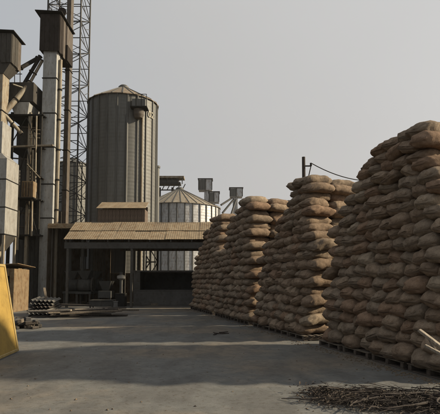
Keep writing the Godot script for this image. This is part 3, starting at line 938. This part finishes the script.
	put("hopper", hull8([Vector3(g0.x + 0.2, gm, -gz - 0.3), Vector3(g1.x - 0.2, gm, -gz - 0.3), Vector3(g1.x - 0.2, gm, -gz - 0.7), Vector3(g0.x + 0.2, gm, -gz - 0.7),
		Vector3(g0.x, g1.y, -gz), Vector3(g1.x, g1.y, -gz), Vector3(g1.x, g1.y, -gz - 1.0), Vector3(g0.x, g1.y, -gz - 1.0)]), M.machine, g, Transform3D())
	var lz := 29.3
	var e := thing("bagging_spout", "pale bagging machine with upright pipe inside the shed", "machine", Vector3(P(121, 300, lz).x, 0, -lz))
	var ex := P(121, 290, lz)
	rod("pipe", e, Vector3(ex.x, 0.8, -lz), Vector3(ex.x, P(121, 272, lz).y, -lz), 0.1, M.machine)
	put("cowl", lathe([Vector2(0.1, 0), Vector2(0.26, 0.1), Vector2(0.26, 0.25), Vector2(0.001, 0.35)], 16), M.dryer, e, Transform3D(Basis(), Vector3(ex.x, P(121, 280, lz).y, -lz)))
	span("base", e, Vector3(ex.x - 0.3, 0, -lz + 0.3), Vector3(ex.x + 0.3, 0.8, -lz - 0.3), M.dark_steel)
	# three old mills with belts, hoppers and ducts further back
	var mills := [[70.0, 31.5, "belt driven mill nearest the shed's left wall"], [83.0, 30.6, "belt driven mill left of the grain cleaner"], [92.0, 32.6, "belt driven mill behind the grain cleaner"]]
	for q in mills:
		var mzz: float = q[1]
		var mx := P(q[0], 290, mzz).x
		var ml := thing("belt_mill", "dark " + q[2], "machine", Vector3(mx, 0, -mzz - 0.5), "old mills inside the shed")
		for sx in [-0.4, 0.4]:
			for sz in [-0.1, -0.9]: span("leg", ml, Vector3(mx + sx - 0.05, 0, -mzz + sz - 0.05), Vector3(mx + sx + 0.05, 0.7, -mzz + sz + 0.05), M.post)
		span("bed", ml, Vector3(mx - 0.5, 0.702, -mzz), Vector3(mx + 0.5, 0.86, -mzz - 1.0), M.machine)
		put("drum", lathe([Vector2(0.001, -0.38), Vector2(0.36, -0.38), Vector2(0.4, -0.3), Vector2(0.4, 0.3), Vector2(0.36, 0.38), Vector2(0.001, 0.38)], 24), M.machine, ml, Transform3D(Basis(Vector3.BACK, PI / 2), Vector3(mx, 1.26, -mzz - 0.5)))
		put("flywheel", lathe([Vector2(0.4, -0.05), Vector2(0.5, -0.05), Vector2(0.5, 0.05), Vector2(0.4, 0.05), Vector2(0.4, -0.05)], 24), M.post, ml, Transform3D(Basis(Vector3.BACK, PI / 2), Vector3(mx + 0.5, 1.26, -mzz - 0.5)))
		for w3 in 3: rod("spoke", ml, Vector3(mx + 0.5, 1.26 + 0.44 * cos(w3 * PI / 3), -mzz - 0.5 + 0.44 * sin(w3 * PI / 3)), Vector3(mx + 0.5, 1.26 - 0.44 * cos(w3 * PI / 3), -mzz - 0.5 - 0.44 * sin(w3 * PI / 3)), 0.03, M.post)
		put("hopper", hull8([Vector3(mx - 0.15, 1.64, -mzz - 0.35), Vector3(mx + 0.15, 1.64, -mzz - 0.35), Vector3(mx + 0.15, 1.64, -mzz - 0.65), Vector3(mx - 0.15, 1.64, -mzz - 0.65),
			Vector3(mx - 0.45, 2.2, -mzz - 0.1), Vector3(mx + 0.45, 2.2, -mzz - 0.1), Vector3(mx + 0.45, 2.2, -mzz - 0.9), Vector3(mx - 0.45, 2.2, -mzz - 0.9)]), M.machine, ml, Transform3D())
		rod("duct", ml, Vector3(mx - 0.2, 2.15, -mzz - 0.5), Vector3(mx - 0.2, hr - 0.08, -mzz - 0.5), 0.11, M.machine)
		for sz in [-0.06, 0.06]: beam("belt", ml, Vector3(mx + 0.62, 1.26 + 0.4, -mzz - 0.5 + sz * 6), Vector3(mx + 0.62, hr - 0.4, -mzz - 0.5 + sz * 3), 0.08, 0.02, M.post)
	# low black bench with a short pale post
	var bz := 26.2
	var b0 := P(89, 309, bz)
	var b1 := P(113, 300, bz)
	var be := thing("work_bench", "low black work bench in front of the grain cleaner", "bench", Vector3((b0.x + b1.x) / 2, 0, -bz - 0.35))
	span("top", be, Vector3(b0.x, b1.y - 0.06, -bz), Vector3(b1.x, b1.y, -bz - 0.7), M.sooty_steel)
	span("apron", be, Vector3(b0.x + 0.03, b1.y - 0.35, -bz - 0.03), Vector3(b1.x - 0.03, b1.y - 0.062, -bz - 0.06), M.sooty_steel)
	for sx in [b0.x + 0.05, b1.x - 0.05]:
		for sz in [-bz - 0.05, -bz - 0.65]:
			span("leg", be, Vector3(sx - 0.04, 0, sz - 0.04), Vector3(sx + 0.04, b1.y - 0.06, sz + 0.04), M.sooty_steel)
	var sp := P(115.5, 309, 26.0)
	var bo := thing("short_post", "short pale concrete post beside the black bench", "post", Vector3(sp.x, 0, sp.z))
	span("shaft", bo, Vector3(sp.x - 0.1, 0, sp.z - 0.1), Vector3(sp.x + 0.1, 0.42, sp.z + 0.1), M.dock)
	span("cap", bo, Vector3(sp.x - 0.12, 0.422, sp.z - 0.12), Vector3(sp.x + 0.12, 0.46, sp.z + 0.12), M.dock)

# ---------------------------------------------------------------- silos and far plant
func build_silos() -> void:
	var z := 38.0
	var c := P(122.6, 150, z)
	var rad := 2.72
	var base := Vector3(c.x, 0, -z)
	var eave := P(89, 106, z).y
	var s := silo("tall dark grey silo marked 02 rising behind the shed roof", base, rad, eave, 1.55, 22, M.silo, M.silo_rib, M.silo_roof)
	# service box and drum hung on the wall under the eaves
	var bc := Vector3(c.x + 0.42 * rad + 0.2, 0, -z + rad * 0.86 + 0.18)
	var fz := -bc.z
	var b0 := P(132.5, 108, fz)
	var b1 := P(146, 100, fz)
	span("service_box", s, Vector3(b0.x, b0.y, -fz - 0.35), Vector3(b1.x, b1.y, -fz + 0.3), M.silo)
	span("service_platform", s, Vector3(b0.x - 0.1, b0.y - 0.09, -fz - 0.5), Vector3(b1.x + 0.15, b0.y - 0.003, -fz + 0.5), M.dark_steel)
	var dp := P(138.5, 118, fz)
	put("service_drum", lathe([Vector2(0.001, 0), Vector2(0.3, 0), Vector2(0.4, 0.25), Vector2(0.4, P(138, 109.5, fz).y - dp.y), Vector2(0.001, P(138, 109.5, fz).y - dp.y)], 18), M.leg_brown, s, Transform3D(Basis(), Vector3(dp.x, dp.y, -fz - 0.05)))
	for k in 4:
		var px := lerpf(b0.x - 0.05, b1.x + 0.1, k / 3.0)
		rod("rail_post", s, Vector3(px, b0.y, -fz + 0.45), Vector3(px, b0.y + 0.9, -fz + 0.45), 0.025, M.dark_steel)
	rod("guard_rail", s, Vector3(b0.x - 0.05, b0.y + 0.9, -fz + 0.45), Vector3(b1.x + 0.1, b0.y + 0.9, -fz + 0.45), 0.025, M.dark_steel)
	rod("roof_spout", s, P(137, 95, z - 1.5), P(147, 98.5, z - 1.0), 0.05, M.dark_steel)
	# down pipes and ladder
	for px in [133.5, 147.0, 155.0]:
		var off: float = (px - 122.6) / FOC * z
		var zz := sqrt(maxf(rad * rad - off * off, 0.05))
		var p := Vector3(c.x + off * 0.985, 0, -z + zz + 0.14)
		rod("down_pipe", s, p, p + Vector3(0, eave - 1.6, 0), 0.085, M.silo_rib if px != 147.0 else M.pale_steel)
	var na := Vector3(0.86, 0, 0.51).normalized()
	var tx := P(150.5, 115, z - 1.3)
	var nn := Vector3(tx.x - c.x, 0, 0)
	var sx := clampf((tx.x - c.x) / rad, -0.9, 0.9)
	var nv := Vector3(sx, 0, sqrt(1 - sx * sx))
	add_text(s, "02", base + nv * (rad + 0.06) + Vector3(0, tx.y, 0), nv, 0.68, M.white_paint)
	# wide pale silo
	var z2 := 50.0
	var c2 := P(179.5, 206, z2)
	silo("wide pale galvanised silo with low cone roof right of the dark one", Vector3(c2.x, 0, -z2), 4.2, P(179, 206, z2 - 2).y, P(179, 188, z2).y - P(179, 206, z2 - 2).y - 0.1, 34, M.silo_pale, M.silo_rib, M.silo_pale_roof)
	# dark silo behind the mast
	var c3 := P(73, 163, 47)
	silo("small dark silo half hidden behind the lattice mast", Vector3(c3.x, 0, -47.0), 1.45, P(73, 165, 47).y, 0.5, 14, M.silo, M.silo_rib, M.silo)
	# slim stack right beside the dark silo
	var c4 := P(157.3, 168, 43)
	var sk := thing("vent_stack", "slim upright vent pipe close beside the tall dark silo", "pipe", Vector3(c4.x, 0, -43))
	rod("pipe", sk, Vector3(c4.x, 0, -43), Vector3(c4.x, c4.y, -43), 0.2, M.silo)
	rod("cap", sk, Vector3(c4.x, c4.y, -43), Vector3(c4.x, c4.y + 0.18, -43), 0.27, M.silo_rib)
	# conveyor gallery
	var gz := 53.0
	var ga := P(156, 192, gz)
	var gb := P(184, 176, gz)
	var g := thing("conveyor_gallery", "overhead conveyor gallery above the pale silo's roof", "conveyor", Vector3((ga.x + gb.x) / 2, 0, -gz))
	span("roof", g, Vector3(ga.x, gb.y - 0.25, -gz + 0.1), Vector3(gb.x, gb.y, -gz - 1.3), M.silo_pale_roof)
	span("floor", g, Vector3(ga.x, P(170, 184, gz).y, -gz), Vector3(gb.x - 0.4, P(170, 182, gz).y, -gz - 1.2), M.lattice)
	span("casing", g, Vector3(ga.x, P(170, 182, gz).y + 0.003, -gz - 0.2), Vector3(gb.x - 0.6, P(170, 178.5, gz).y, -gz - 1.0), M.silo)
	for j in 6:
		var px: float = lerpf(ga.x + 0.1, gb.x - 0.2, j / 5.0)
		beam("post", g, Vector3(px, P(170, 184, gz).y, -gz), Vector3(px, gb.y - 0.2, -gz), 0.09, 0.09, M.lattice)
		beam("brace", g, Vector3(px, P(170, 190, gz).y, -gz), Vector3(px + 0.35, P(170, 184, gz).y, -gz), 0.09, 0.09, M.lattice)
	beam("chord", g, P(156, 190, gz), P(180, 190, gz), 0.12, 0.12, M.lattice)
	for px in [159.0, 172.0]:
		var pp := P(px, 190, gz)
		beam("support", g, Vector3(pp.x, 0, pp.z - 0.6), Vector3(pp.x, pp.y + 0.4, pp.z - 0.6), 0.25, 0.25, M.lattice)
	# far elevators
	var fe := [[198.5, 179, 212, 190, 204, 209, 56.0, "far elevator head, highest of three beyond the pale silo"],
		[209, 192, 219, 202, 211, 215, 54.0, "far elevator head, lowest and middle of three beyond the pale silo"],
		[230, 188, 242.5, 196.5, 233, 238, 54.0, "far elevator head above the third sack stack"]]
	for q in fe:
		var zz: float = q[6]
		var a := P(q[0], q[3], zz)
		var b := P(q[2], q[1], zz)
		var t := thing("far_elevator", q[7], "elevator", Vector3((a.x + b.x) / 2, 0, -zz - 0.6), "elevator heads beyond the pale silo")
		var hx := a.x + (b.x - a.x) * 0.62
		span("head_housing", t, Vector3(a.x, a.y, -zz), Vector3(b.x, b.y, -zz - 1.4), M.silo_pale)
		span("front_sheet", t, Vector3(a.x + 0.04, a.y + 0.04, -zz + 0.04), Vector3(hx - 0.1, b.y - 0.1, -zz + 0.003), M.silo)
		span("roof_sheet", t, Vector3(a.x - 0.1, b.y + 0.003, -zz + 0.1), Vector3(b.x + 0.1, b.y + 0.08, -zz - 1.5), M.lattice)
		for k in 3: span("corner_angle", t, Vector3(lerpf(a.x, b.x, k / 2.0) - 0.04, a.y, -zz + 0.08), Vector3(lerpf(a.x, b.x, k / 2.0) + 0.04, b.y, -zz + 0.041), M.lattice)
		var la := P(q[4], 230, zz)
		var lb := P(q[5], 230, zz)
		span("leg_casing", t, Vector3(la.x, 0, -zz - 0.3), Vector3(lb.x, a.y - 0.003, -zz - 1.0), M.silo_pale)
	var fs := thing("spout_pipe", "thin spouts splaying down left from the far elevator head", "pipe", P(222, 212, 54))
	for q in [[232, 198, 221, 205], [234, 199, 222.5, 213], [236, 200, 231, 215]]:
		rod("spout", fs, P(q[0], q[1], 54), P(q[2], q[3], 53), 0.11, M.lattice)

# ---------------------------------------------------------------- pole
func build_pole() -> void:
	var z := 31.0
	var p := P(303.6, 157, z)
	var t := thing("utility_pole", "dark wooden pole with a wire rising behind the second stack", "pole", Vector3(p.x, 0, -z))
	put("pole", lathe([Vector2(0.15, 0), Vector2(0.11, p.y), Vector2(0.001, p.y + 0.02)], 12), M.bark, t, Transform3D(Basis(), Vector3(p.x, 0, -z)))
	var a := P(303.6, 166, z)
	var b := P(311, 166, z)
	beam("bracket", t, a, b, 0.08, 0.08, M.bark)
	beam("brace", t, P(308.5, 177, z), P(311, 166, z), 0.06, 0.06, M.bark)
	rod("insulator", t, b, b + Vector3(0, 0.2, 0), 0.07, M.dark_steel)
	var far := P(372, 181, z + 2)
	var w := thing("second_pole", "far end pole of the wire behind the nearest stack", "pole", Vector3(far.x, 0, far.z))
	put("pole", lathe([Vector2(0.14, 0), Vector2(0.11, far.y + 0.3), Vector2(0.001, far.y + 0.31)], 12), M.bark, w, Transform3D(Basis(), Vector3(far.x, 0, far.z)))
	var wire := thing("overhead_wire", "thin wire sagging right from the dark wooden pole", "wire", b + Vector3(0, 0.2, 0))
	var last := b + Vector3(0, 0.2, 0)
	for k in 10:
		var f := (k + 1) / 10.0
		var q := (b + Vector3(0, 0.2, 0)).lerp(far, f) - Vector3(0, 1.2 * f * (1 - f), 0)
		rod("strand", wire, last, q, 0.03, M.dark_steel)
		last = q

# ---------------------------------------------------------------- foreground and clutter
func build_yellow() -> void:
	# leaning yellow panel at the left edge, its face turned to the sun
	var b1 := G(17.5, 352)
	var b0 := b1 + Vector3(0.22, 0, 2.5)
	var lean := Vector3(-0.36, 1.93, 0.03)
	var t := thing("yellow_panel", "yellow painted panel leaning left at the left edge of the yard", "panel", (b0 + b1) / 2)
	var zx := (b1 - b0).normalized()
	var up := lean.normalized()
	var nr := up.cross(zx).normalized()
	if nr.x < 0: nr = -nr
	var bs := Basis(nr, up, nr.cross(up))
	var L := b0.distance_to(b1)
	var H := lean.length()
	var c := (b0 + b1) / 2 + lean / 2 + Vector3(0, 0.02, 0)
	slab("board", t, c, Vector3(0.025, H - 0.02, L - 0.02), M.yellow, bs, 0.004)
	for s in [-1, 1]:
		slab("edge_rail", t, c + bs.z * s * (L / 2 - 0.03) + nr * 0.008, Vector3(0.055, H, 0.06), M.yellow_edge, bs)
		slab("cross_rail", t, c + up * s * (H / 2 - 0.03) + nr * 0.008, Vector3(0.05, 0.06, L - 0.125), M.yellow_edge, bs)
	slab("middle_batten", t, c + bs.z * 0.1 - nr * 0.035, Vector3(0.04, H - 0.2, 0.08), M.yellow_edge, bs)
	# back props that hold it up
	for s in [-0.9, 0.9]:
		var tp: Vector3 = c + up * (H / 2 - 0.25) + bs.z * s - nr * 0.05
		beam("prop", t, Vector3(tp.x - 0.85, 0.03, tp.z), tp, 0.06, 0.06, M.plank_dark)

func bent_branch(path: Array, r0: float, r1: float) -> Mesh:
	var st := new_st()
	var n := 5
	for i in path.size():
		var a: Vector3 = path[maxi(i - 1, 0)]
		var b: Vector3 = path[mini(i + 1, path.size() - 1)]
		var bs := along(a, b)
		var r := lerpf(r0, r1, float(i) / (path.size() - 1))
		for j in n:
			var th := TAU * j / n
			st.add_vertex(path[i] + bs.x * cos(th) * r + bs.z * sin(th) * r)
	for i in path.size() - 1:
		for j in n:
			var a := i * n + j
			var b := i * n + (j + 1) % n
			for id in [a, b, a + n, b, b + n, a + n]: st.add_index(id)
	st.generate_normals()
	return st.commit()

func branch_path(p: Vector3, dirv: float, length: float, lift: float, n: int, r: RandomNumberGenerator) -> Array:
	var out := []
	var a := dirv
	var y := p.y
	var vy := lift
	var q := p
	for i in n + 1:
		out.append(Vector3(q.x, maxf(y, 0.008), q.z))
		a += r.randf_range(-0.35, 0.35)
		q += Vector3(cos(a), 0, sin(a)) * length / n
		y += vy * length / n
		vy -= r.randf_range(0.1, 0.5) * lift
	return out

func build_brush() -> void:
	var r := RandomNumberGenerator.new()
	r.seed = 77
	var c := Vector3(2.25, 0, -6.35)
	var t := thing("brush_pile", "heap of dry dark branches and twigs on the near right ground", "brush pile", c)
	for k in 170:
		var f := r.randf()
		var p := Vector3(lerpf(1.5, 3.9, f), 0, -6.9 + r.randfn(0.0, 0.16) + (f * 0.75 + absf(r.randfn(0, 0.45)) * (0.5 + f)))
		p.y = 0.01 + r.randf() * 0.14 * (0.4 + 0.6 * sin(PI * clampf(f, 0.1, 0.95)))
		var path := branch_path(p, r.randf_range(-0.7, 0.7) + (PI if r.randf() < 0.5 else 0.0), r.randf_range(0.3, 0.75), r.randf_range(-0.04, 0.08), 7, r)
		var ra := r.randf_range(0.007, 0.019)
		var bmat: Material = [M.bark, M.bark, M.bark, M.twig][r.randi() % 4]
		var br := put("branch", bent_branch(path, ra, ra * 0.35), bmat, t, Transform3D())
		for e in r.randi() % 3:
			var root: Vector3 = path[2 + e * 2]
			var fork := branch_path(root, r.randf() * TAU, r.randf_range(0.15, 0.4), r.randf_range(0.0, 0.35), 4, r)
			put("fork", bent_branch(fork, ra * 0.6, ra * 0.2), bmat, br, Transform3D())
	var st := new_st()
	for k in 2600:
		var f := r.randf()
		var p := Vector3(lerpf(1.3, 3.9, f) + r.randfn(0, 0.05), 0, -6.9 + r.randfn(0.0, 0.2) + (f * 0.7 + absf(r.randfn(0, 0.45)) * (0.5 + f)))
		p.y = 0.006 + r.randf() * 0.12 * (0.25 + 0.75 * sin(PI * clampf(f, 0.05, 0.95)))
		var path := branch_path(p, r.randf() * TAU, r.randf_range(0.08, 0.4), r.randf_range(-0.05, 0.2), 4, r)
		st.append_from(bent_branch(path, r.randf_range(0.002, 0.005), 0.0012), 0, Transform3D())
	var tw := put("twigs", st.commit(), M.bark, t, Transform3D())
	tw.set_meta("kind", "stuff")
	# dry leaves curled among the twigs
	var sl := new_st()
	for k in 1300:
		var f := r.randf()
		var p := Vector3(lerpf(1.15, 3.9, f) + r.randfn(0, 0.1), 0, -6.85 + r.randfn(0.0, 0.2) + (f * 0.7 + absf(r.randfn(0, 0.45)) * (0.5 + f)))
		p.y = 0.008 + r.randf() * 0.13
		var b := Basis.from_euler(Vector3(r.randf_range(-0.7, 0.7), r.randf() * TAU, r.randf_range(-0.7, 0.7)))
		var s := r.randf_range(0.018, 0.045)
		var tip0 := p - b.x * s
		var tip1 := p + b.x * s
		var m0 := p + b.z * s * 0.4 + b.y * s * 0.25
		var m1 := p - b.z * s * 0.4 + b.y * s * 0.25
		tri(sl, tip0, m0, tip1, p - b.y)
		tri(sl, tip0, tip1, m1, p - b.y)
	var lv := put("dry_leaves", sl.commit(), M.twig, t, Transform3D())
	lv.set_meta("kind", "stuff")

func label_row(group: String, text: String) -> void:
	var all := []
	for o in get_children():
		if o.get_meta("group", "") == group: all.append(o)
	all.sort_custom(func(p, q): return p.get_aabb().get_center().x + p.position.x < q.get_aabb().get_center().x + q.position.x)
	for k in all.size(): all[k].set_meta("label", text % ORD[k])

func build_clutter() -> void:
	var r := RandomNumberGenerator.new()
	r.seed = 21
	# ladder of two pale rails leaning by the near stack
	var a := P(419, 330, 7.15)
	var b := P(475, 372, 6.75)
	b.y = maxf(b.y, 0.05)
	var lad := thing("wooden_ladder", "pale wooden ladder leaning on the nearest stack at right edge", "ladder", Vector3(b.x, 0, b.z))
	var o := Vector3(0.02, -0.20, 0.16)
	beam("rail", lad, a, b, 0.13, 0.04, M.plank_pale)
	beam("rail", lad, a + o, b + o * Vector3(1, 0.0, 1) + Vector3(0, -0.02, 0), 0.13, 0.04, M.plank_pale)
	for f in [0.18, 0.5, 0.82]:
		rod("rung", lad, a.lerp(b, f), (a + o).lerp(b + o * Vector3(1, 0, 1), f), 0.02, M.plank)
	# pile of old roofing sheets
	var s0 := G(37, 317)
	for k in 6:
		var w := 1.15 - k * 0.03
		var p := s0 + Vector3(r.randf_range(-0.08, 0.08), 0.05 + k * 0.135, -0.5 - k * 0.08)
		put("roofing_sheet", corrugated(snappedf(w, 0.05), 1.1, 0.035, 0.18, 0.02), M.sheet if k % 3 else M.plank_dark, self, Transform3D(Basis.from_euler(Vector3(0.1, r.randf_range(-0.12, 0.12), r.randf_range(-0.05, 0.05))), p))
		var o2 := get_child(get_child_count() - 1)
		tag(o2, "old corrugated roofing sheet, %s from the bottom of the pile" % ORD[k], "sheet", "pile of old roofing sheets")
	var lp := G(47, 316)
	var le := thing("leaning_plank", "thin plank leaning on the pile of roofing sheets", "plank", lp)
	beam("board", le, lp + Vector3(0.1, 0.02, 0), lp + Vector3(-0.35, 1.25, -0.5), 0.12, 0.03, M.plank)
	# dark scrap heap by the yellow panel
	var sc := G(24, 328)
	for k in 26:
		var p := sc + Vector3(r.randfn(0, 0.26), 0, r.randfn(0, 0.3))
		var lay := 0.0 if k < 14 else 0.12
		if k >= 20: lay = 0.22
		var sz := Vector3(r.randf_range(0.14, 0.42), r.randf_range(0.06, 0.13), r.randf_range(0.1, 0.26))
		p.y = lay + sz.y / 2 + 0.004
		var m: Material = [M.plank_dark, M.sooty_steel, M.cloth, M.plank, M.dark_sheet, M.pale_cloth if k % 2 else M.cloth][r.randi() % 6]
		var e := slab("scrap_block", self, p, sz.snappedf(0.02), m, Basis.from_euler(Vector3(r.randf_range(-0.12, 0.12) if lay > 0 else 0.0, r.randf() * PI, r.randf_range(-0.12, 0.12) if lay > 0 else 0.0)), 0.015)
		tag(e, "broken block in the dark scrap heap beside the yellow panel", "scrap", "scrap heap beside the yellow panel")
	for k in 4:
		var sm := sack_mesh(900 + k, 0.5, 0.32, 0.2, 12, 12, 0.03)
		var e := put("scrap_bundle", sm, M.cloth if k % 2 else M.plank_dark, self, Transform3D(Basis(Vector3.UP, r.randf() * PI), sc + Vector3(r.randfn(0, 0.3), 0.02 + 0.1 * (k % 2), r.randfn(0, 0.3))))
		tag(e, "", "scrap", "scrap heap beside the yellow panel")
	# timber heap in front of the shed
	for k in 30:
		var px := r.randf_range(48, 116)
		var g := G(px, r.randf_range(310, 318))
		var ln := snappedf(r.randf_range(0.8, 2.6), 0.2)
		var lay: float = [0.0, 0.0, 0.09, 0.17, 0.24][k % 5]
		var yaw := r.randfn(0, 0.3)
		var mm: Material = M.plank_dark
		if k % 5 == 3: mm = M.plank
		if k == 14 or k == 24: mm = M.plank_pale
		var e := slab("timber_plank", self, g + Vector3(0, lay + 0.045, 0), Vector3(ln, 0.07, [0.14, 0.2, 0.26][k % 3]), mm, Basis(Vector3.UP, yaw) * Basis(Vector3.BACK, r.randfn(0, 0.03) if lay > 0 else 0.0))
		tag(e, "weathered plank in the timber heap before the dark shed", "plank", "timber heap before the shed")
	for q in [[151, 305.5, 170, 304.5], [66, 304, 86, 303]]:
		var ga := G(q[0], q[1])
		var gb := G(q[2], q[3])
		var e := beam("pale_plank", self, ga + Vector3(0, 0.05, 0), gb + Vector3(0, 0.05, 0), 0.08, 0.16, M.plank_pale)
		tag(e, "pale plank on the ground before the loading bay" if q[0] > 100 else "pale plank lying before the dark shed's left part", "plank")
	label_row("timber heap before the shed", "weathered plank in the timber heap before the shed, %s from left")
	label_row("scrap heap beside the yellow panel", "broken piece in the scrap heap beside the yellow panel, %s from left")
	# trampled rags and sticks out on the open concrete
	var sg := G(220, 334)
	for k in 5:
		var path := branch_path(sg + Vector3(r.randfn(0, 0.13), 0.02, r.randfn(0, 0.1)), r.randf() * TAU, r.randf_range(0.2, 0.4), 0.05, 4, r)
		var e := put("fallen_stick", bent_branch(path, 0.022, 0.012), M.bark, self, Transform3D())
		tag(e, "short dark stick in the scatter out on the open concrete", "stick", "sticks on the open concrete")
	label_row("sticks on the open concrete", "short dark stick lying on the open concrete, %s from left")
	# chips, husks and pebbles strewn over the yard
	var st := new_st()
	for k in 1700:
		var zz := -lerpf(6.0, 27.0, pow(r.randf(), 1.3))
		var p := Vector3(r.randf_range(-0.45, 0.3) * -zz, 0.004, zz)
		var ph := (p - R(0, 0, 0)).dot(VD)
		if ph > -0.1: continue
		if r.randf() < 0.88: p += VD * (-0.06 - absf(r.randfn(0, 0.16)) - ph)
		var s := r.randf_range(0.006, 0.02)
		var bs := Basis(Vector3.UP, r.randf() * TAU)
		var q0 := p + bs.x * s * 1.5
		var q1 := p - bs.x * s * 1.2 + bs.z * s
		var q2 := p - bs.x * s * 1.2 - bs.z * s
		var tp := p + Vector3(0, s * 0.8, 0)
		tri(st, q0, q1, tp, p)
		tri(st, q1, q2, tp, p)
		tri(st, q2, q0, tp, p)
	var ch := put("husk_litter", st.commit(), M.straw, self, Transform3D())
	tag(ch, "husks, chips and grit strewn over the concrete yard", "litter", "", "stuff")

# ---------------------------------------------------------------- scene
func _ready() -> void:
	rng.seed = 4
	var cam := Camera3D.new()
	cam.name = "camera"
	add_child(cam)
	cam.position = Vector3(0, EYE, 0)
	cam.rotation_degrees.x = PITCH
	var near := 0.1
	var shift := (280.0 - FOC * tan(deg_to_rad(PITCH)) - 207.0) / FOC
	cam.set_frustum(near * 414.0 / FOC, Vector2(0, shift * near), near, 600.0)
	cam.current = true
	var env := Environment.new()
	env.background_mode = Environment.BG_SKY
	env.sky = make_sky()
	env.tonemap_mode = Environment.TONE_MAPPER_LINEAR
	env.tonemap_exposure = 1.6
	env.sdfgi_enabled = true
	env.ssao_enabled = true
	env.ssil_enabled = true
	env.fog_enabled = true
	env.fog_density = 0.0002
	env.fog_light_color = Color(0.86, 0.85, 0.83)
	var we := WorldEnvironment.new()
	we.name = "environment"
	we.environment = env
	add_child(we)
	var sun := DirectionalLight3D.new()
	sun.name = "sun"
	sun.light_color = Color(1.0, 0.93, 0.81)
	sun.light_energy = 1.6
	sun.light_angular_distance = 2.0
	sun.shadow_enabled = true
	add_child(sun)
	sun.look_at_from_position(sun_dir() * 50.0, Vector3.ZERO)

	unit_rod = CylinderMesh.new()
	unit_rod.top_radius = 1.0
	unit_rod.bottom_radius = 1.0
	unit_rod.height = 1.0
	unit_rod.radial_segments = 12
	unit_rod.rings = 0
	make_materials()
	# ground
	var gm := PlaneMesh.new()
	gm.size = Vector2(600, 600)
	var g := put("ground", gm, ground_material(), self, Transform3D(Basis(), Vector3(0, 0, -200)))
	g.set_meta("kind", "structure")
	build_silos()
	build_plant()
	build_shed()
	build_pole()
	build_sacks()
	build_yellow()
	build_clutter()
	build_brush()
